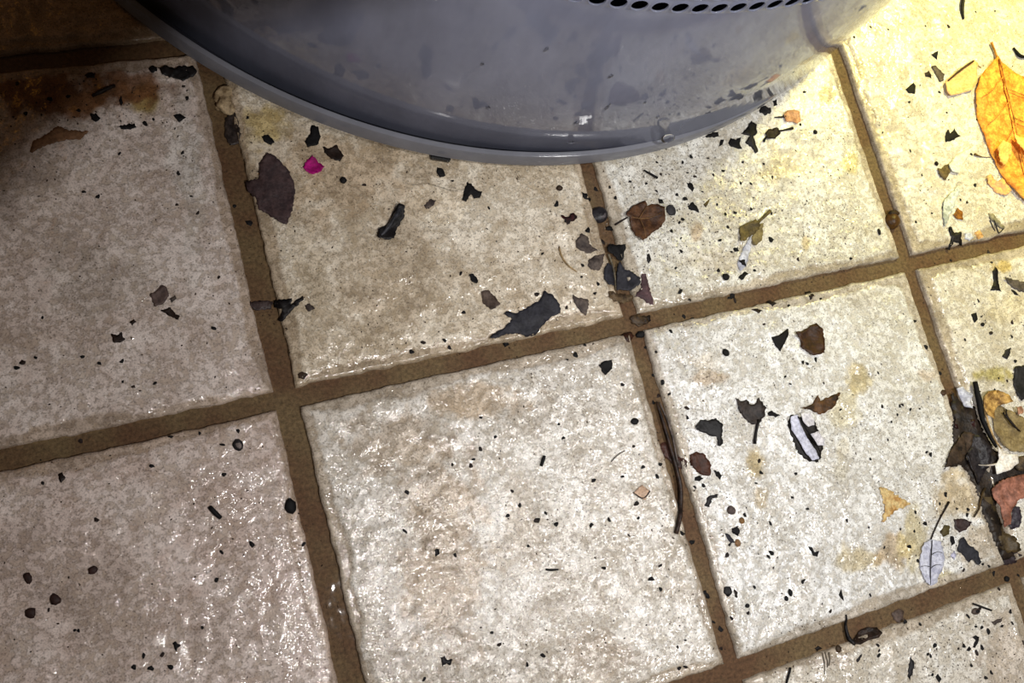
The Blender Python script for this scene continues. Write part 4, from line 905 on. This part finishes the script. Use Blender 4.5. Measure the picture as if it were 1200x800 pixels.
# ------------------------------------------------------------------ crumbs: every speck big enough to count
CR = [blob_mesh('crumb', 100 + k, 1, .32, .6) for k in range(6)]
for me in CR: me.materials.append(BLACK)
CRB = [c.copy() for c in CR]
for me in CRB: me.materials.clear(); me.materials.append(DKBR)
crumbs = [(256, 325, 2.4), (251, 385, 4), (117, 426, 3), (143, 423, 3), (97, 418, 2.6), (26, 425, 4), (20, 431, 3), (42, 419, 2.6), (144, 447, 2.4), (181, 449, 2.4), (156, 453, 2.4), (50, 372, 2.6),
    (295, 637, 3.6), (260, 647, 3), (254, 679, 3), (113, 609, 2.8), (178, 546, 3), (50, 566, 2.6), (263, 556, 3), (356, 637, 3), (190, 767, 3), (176, 783, 3.4), (200, 781, 3), (168, 768, 3), (157, 782, 2.6), (57, 714, 2.6), (88, 738, 2.4), (92, 739, 2.4), (237, 735, 2.6), (200, 511, 2.6), (93, 516, 2.6), (261, 521, 3), (279, 505, 3), (234, 507, 2.4),
    (543, 366, 3.4), (496, 401, 4), (483, 412, 3.4), (540, 320, 3), (521, 399, 3.4), (527, 407, 2.6), (629, 345, 4), (636, 297, 2.6), (682, 311, 3), (684, 278, 2.4), (686, 404, 3), (664, 360, 2.4), (700, 333, 3.4), (681, 325, 2.4), (697, 344, 2.6), (573, 244, 3), (427, 217, 3), (652, 239, 4), (530, 212, 2.4), (690, 268, 2.4), (689, 270, 4.4), (709, 281, 4), (715, 219, 3), (701, 219, 2.8), (722, 231, 3),
    (696, 563, 3.6), (552, 545, 3.6), (555, 538, 2.6), (477, 577, 3), (530, 544, 2.4), (595, 604, 3.6), (629, 609, 4), (652, 614, 3), (639, 601, 2.6), (693, 615, 3.4), (714, 609, 3), (600, 575, 2.6), (609, 592, 2.6), (619, 640, 2.6), (474, 622, 3.4), (533, 650, 2.6), (585, 755, 3), (576, 741, 2.4), (636, 768, 3.4), (618, 778, 2.4), (497, 795, 3.4), (773, 663, 2.6), (763, 678, 3.6), (774, 690, 3), (774, 662, 2.4), (707, 665, 3), (737, 627, 3), (748, 607, 3), (753, 547, 3), (774, 544, 3.2), (770, 558, 3.6), (745, 590, 3.4), (730, 558, 2.6), (563, 489, 2.6), (660, 513, 2.4), (580, 512, 2.4), (563, 526, 2.8), (675, 416, 3.6), (665, 421, 3), (770, 412, 3.6), (729, 451, 2.6), (742, 523, 2.8), (655, 497, 2.4), (786, 533, 2.4), (770, 438, 4), (777, 448, 4), (775, 462, 3.4), (769, 470, 3.2), (785, 461, 3.2), (800, 624, 3.4),
    (797, 342, 4.4), (809, 351, 2.4), (760, 262, 2.4), (800, 257, 4), (796, 261, 2.6), (787, 271, 2.6), (814, 207, 4), (803, 233, 4), (793, 228, 3), (738, 213, 2.6), (769, 224, 2.8), (774, 204, 2.4), (805, 203, 2.4), (861, 249, 4), (850, 251, 3), (880, 245, 3.4), (853, 266, 3), (798, 294, 3), (798, 279, 2.4), (792, 314, 2.4), (842, 317, 3), (857, 295, 2.4), (844, 281, 3), (903, 280, 4), (904, 250, 2.6), (884, 317, 3), (935, 304, 3.4), (997, 303, 3.4), (800, 190, 2.6), (810, 183, 3.4), (830, 185, 2.6), (836, 205, 2.6), (848, 200, 3), (770, 190, 2.6), (870, 190, 2.6), (895, 192, 2.4), (823, 225, 2.6), (832, 255, 2.4), (757, 215, 2.4), (840, 240, 2.4), (880, 215, 2.4), (905, 208, 2.4), (933, 176, 2.4), (938, 146, 2.6), (942, 108, 3), (868, 215, 2.4),
    (805, 478, 3.6), (806, 489, 2.4), (926, 450, 3), (945, 426, 3.4), (940, 425, 2.6), (965, 449, 2.4), (920, 441, 2.4), (955, 422, 3.4), (1029, 437, 3), (1054, 476, 3), (1057, 474, 2.4), (1051, 486, 2.4), (1066, 480, 2.6), (1090, 533, 4), (1085, 530, 3), (1077, 479, 2.4), (1086, 406, 3.6), (1093, 404, 2.6), (1107, 436, 3.4), (1073, 376, 2.4), (895, 380, 2.6), (925, 358, 3.4), (962, 350, 2.4), (1020, 538, 2.6), (1044, 494, 2.4), (1033, 476, 2.4), (985, 480, 2.4), (1040, 515, 2.4),
    (815, 570, 3), (824, 569, 3.4), (890, 540, 3), (892, 554, 2.6), (886, 566, 2.6), (872, 603, 3), (855, 638, 2.6), (852, 650, 4), (903, 613, 3), (904, 647, 4), (901, 652, 3), (884, 688, 2.6), (877, 718, 2.6), (940, 682, 3), (942, 680, 2.4), (946, 596, 2.4), (1020, 697, 3), (972, 716, 3), (1084, 613, 3.6), (1072, 622, 3), (1073, 600, 2.4), (1065, 640, 2.8), (1129, 668, 3.6), (1133, 603, 4), (1135, 597, 3), (1152, 660, 3), (1160, 663, 2.6), (1121, 596, 2.6), (1100, 590, 3), (1107, 579, 4), (1114, 544, 3), (1076, 657, 2.6), (1085, 646, 2.4), (1055, 620, 2.4), (1037, 641, 2.4), (1018, 618, 2.4), (933, 555, 2.4), (907, 665, 2.4), (928, 583, 2.4), (992, 610, 2.4), (1030, 768, 3.6), (1029, 756, 3), (1031, 762, 2.4), (1095, 756, 4), (1087, 766, 3.6), (1090, 768, 2.6), (1134, 722, 4), (1148, 713, 3), (1158, 739, 4), (1150, 735, 3), (1174, 733, 3.4), (1150, 758, 3.4), (1144, 765, 4), (1138, 779, 3.6), (1161, 788, 3), (1184, 716, 3.4), (1186, 730, 2.6), (1199, 753, 3.4), (1092, 790, 3), (1079, 731, 3.4), (1063, 729, 3.4), (1155, 794, 3.6), (1123, 760, 2.6), (1130, 757, 3), (1143, 734, 2.4), (1199, 674, 3), (1170, 672, 3.4), (1172, 690, 3),
    (833, 698, 5), (830, 694, 3), (840, 729, 3), (848, 737, 4), (849, 760, 3), (858, 724, 3), (804, 781, 3), (797, 783, 2.6), (803, 750, 2.6), (794, 758, 2.4), (815, 635, 4), (805, 623, 3), (858, 347, 3), (861, 345, 4), (865, 350, 4), (805, 369, 3.4), (815, 372, 4), (760, 405, 2.6), (786, 388, 3),
    (1111, 31, 3), (1143, 14, 2.4), (1166, 13, 2.6), (1065, 120, 3), (1101, 108, 3), (1144, 97, 2.4), (1109, 132, 2.4), (1067, 177, 2.6), (1145, 140, 2.6), (1143, 217, 3), (1133, 237, 3), (1125, 234, 2.6), (1073, 260, 2.6), (1104, 243, 2.4), (1138, 181, 3), (1164, 294, 4), (1162, 308, 3), (1119, 303, 2.6), (1146, 352, 2.6), (1150, 371, 2.6), (1187, 377, 3.4), (1186, 394, 2.6), (1190, 423, 3), (1131, 398, 2.4), (1166, 457, 3), (1180, 446, 3), (1170, 443, 2.4), (1020, 32, 2.4), (1000, 44, 2.6), (942, 44, 2.4), (1040, 35, 2.2), (1035, 155, 2.2), (1080, 205, 2.4), (1092, 250, 2.2), (1085, 30, 2.2),
    (215, 102, 2.4), (219, 116, 3), (224, 230, 2.6), (209, 203, 3), (214, 178, 2.4), (207, 240, 2.6), (140, 180, 2.4), (115, 230, 3), (98, 225, 3), (290, 138, 3), (232, 250, 2.4), (292, 258, 4), (275, 238, 3), (170, 145, 3), (180, 140, 2.6), (20, 98, 3), (58, 116, 4), (80, 113, 3), (92, 130, 3), (30, 134, 3)]
nb = 0
for k, (x, y, s) in enumerate(crumbs):
    W = at(x, y)
    if np.linalg.norm(W[:2] - DC) < RING_R + .012: continue
    if any((W[0] - a) ** 2 + (W[1] - c) ** 2 < (r * .55) ** 2 for a, c, r in PLACED): continue
    i, j = math.floor(W[0]), math.floor(W[1])
    e = min(W[0] - i - vw(i), i + 1 - W[0] - vw(i + 1), W[1] - j - hw(j), j + 1 - W[1] - hw(j + 1))
    z = float(floor_z(np.array([W[0]]), np.array([W[1]]))[0])
    br = (k % 5 == 0)
    o = link('litter_crumb', (CRB if br else CR)[k % 6], None, None, (W[0] * P, W[1] * P, z * P))
    q = s * .95 * PX * P
    o.scale = (q * random.uniform(.8, 1.25), q * random.uniform(.65, 1.0), q * .8); o.rotation_euler = (0, 0, random.uniform(0, 6.28))
    c = 'brown' if br else 'black'
    wh = {(-1, 0): 'the tile with the five-sided leaf flake', (-1, -1): 'the tile with the worm-like black twig', (0, 0): 'the tile with the magenta petal', (0, -1): 'the tile with the tan diamond-shaped leaf piece',
          (1, 0): 'the tile with the brown heart-shaped leaf', (1, -1): 'the tile with the crumpled white scrap', (2, 0): 'the tile with the big orange leaf', (2, -1): 'the tile with the bone-shaped scrap'}.get((i, j), 'the tile with the thin straight twig')
    if e > 0: tag(o, 'tiny %s crumb of litter on %s' % (c, wh), 'crumb', '%s crumbs on %s' % (c, wh))
    else: tag(o, 'tiny %s crumb of litter lying in a grout joint' % c, 'crumb', '%s crumbs in the grout' % c)
    nb += 1

# grit too fine to count
v = []; f = []
ZONES = [((700, 190, 1000, 340), 420), ((420, 190, 700, 420), 260), ((560, 430, 860, 780), 300), ((770, 360, 1110, 740), 420), ((1090, 520, 1190, 680), 160), ((900, 720, 1200, 800), 260),
         ((1000, 0, 1200, 290), 130), ((1080, 300, 1200, 470), 110), ((0, 140, 320, 480), 170), ((0, 520, 380, 800), 120), ((240, 100, 400, 420), 130), ((0, 80, 230, 150), 130)]
for (ax, ay, bx, by), n in ZONES:
    for _ in range(n):
        W = at(random.uniform(ax, bx), random.uniform(ay, by))
        if np.linalg.norm(W[:2] - DC) < RING_R + .006: continue
        z = float(floor_z(np.array([W[0]]), np.array([W[1]]))[0])
        s = random.choice((.55, .7, .8, 1.0, 1.3)) * PX * P; a = random.uniform(0, 6.28); el = random.uniform(.6, 1.7)
        c0 = Vector((W[0] * P, W[1] * P, z * P + s * .15)); n0 = len(v)
        for dx, dy, dz in ((el, 0, 0), (0, .8, 0), (-el, 0, 0), (0, -.8, 0), (0, 0, .6), (0, 0, -.4)):
            v.append(c0 + Vector((dx * math.cos(a) - dy * math.sin(a), dx * math.sin(a) + dy * math.cos(a), dz)) * s)
        for q in range(4):
            f.append((n0 + q, n0 + (q + 1) % 4, n0 + 4)); f.append((n0 + (q + 1) % 4, n0 + q, n0 + 5))
grit = link('grit', mesh_from('grit', v, f, False), mat_leaf((44, 36, 30), (80, 62, 46), .5))
tag(grit, 'fine dark grit strewn over the tiles and joints', 'grit', kind='stuff')
print('crumbs', nb, 'objects', len(bpy.data.objects))
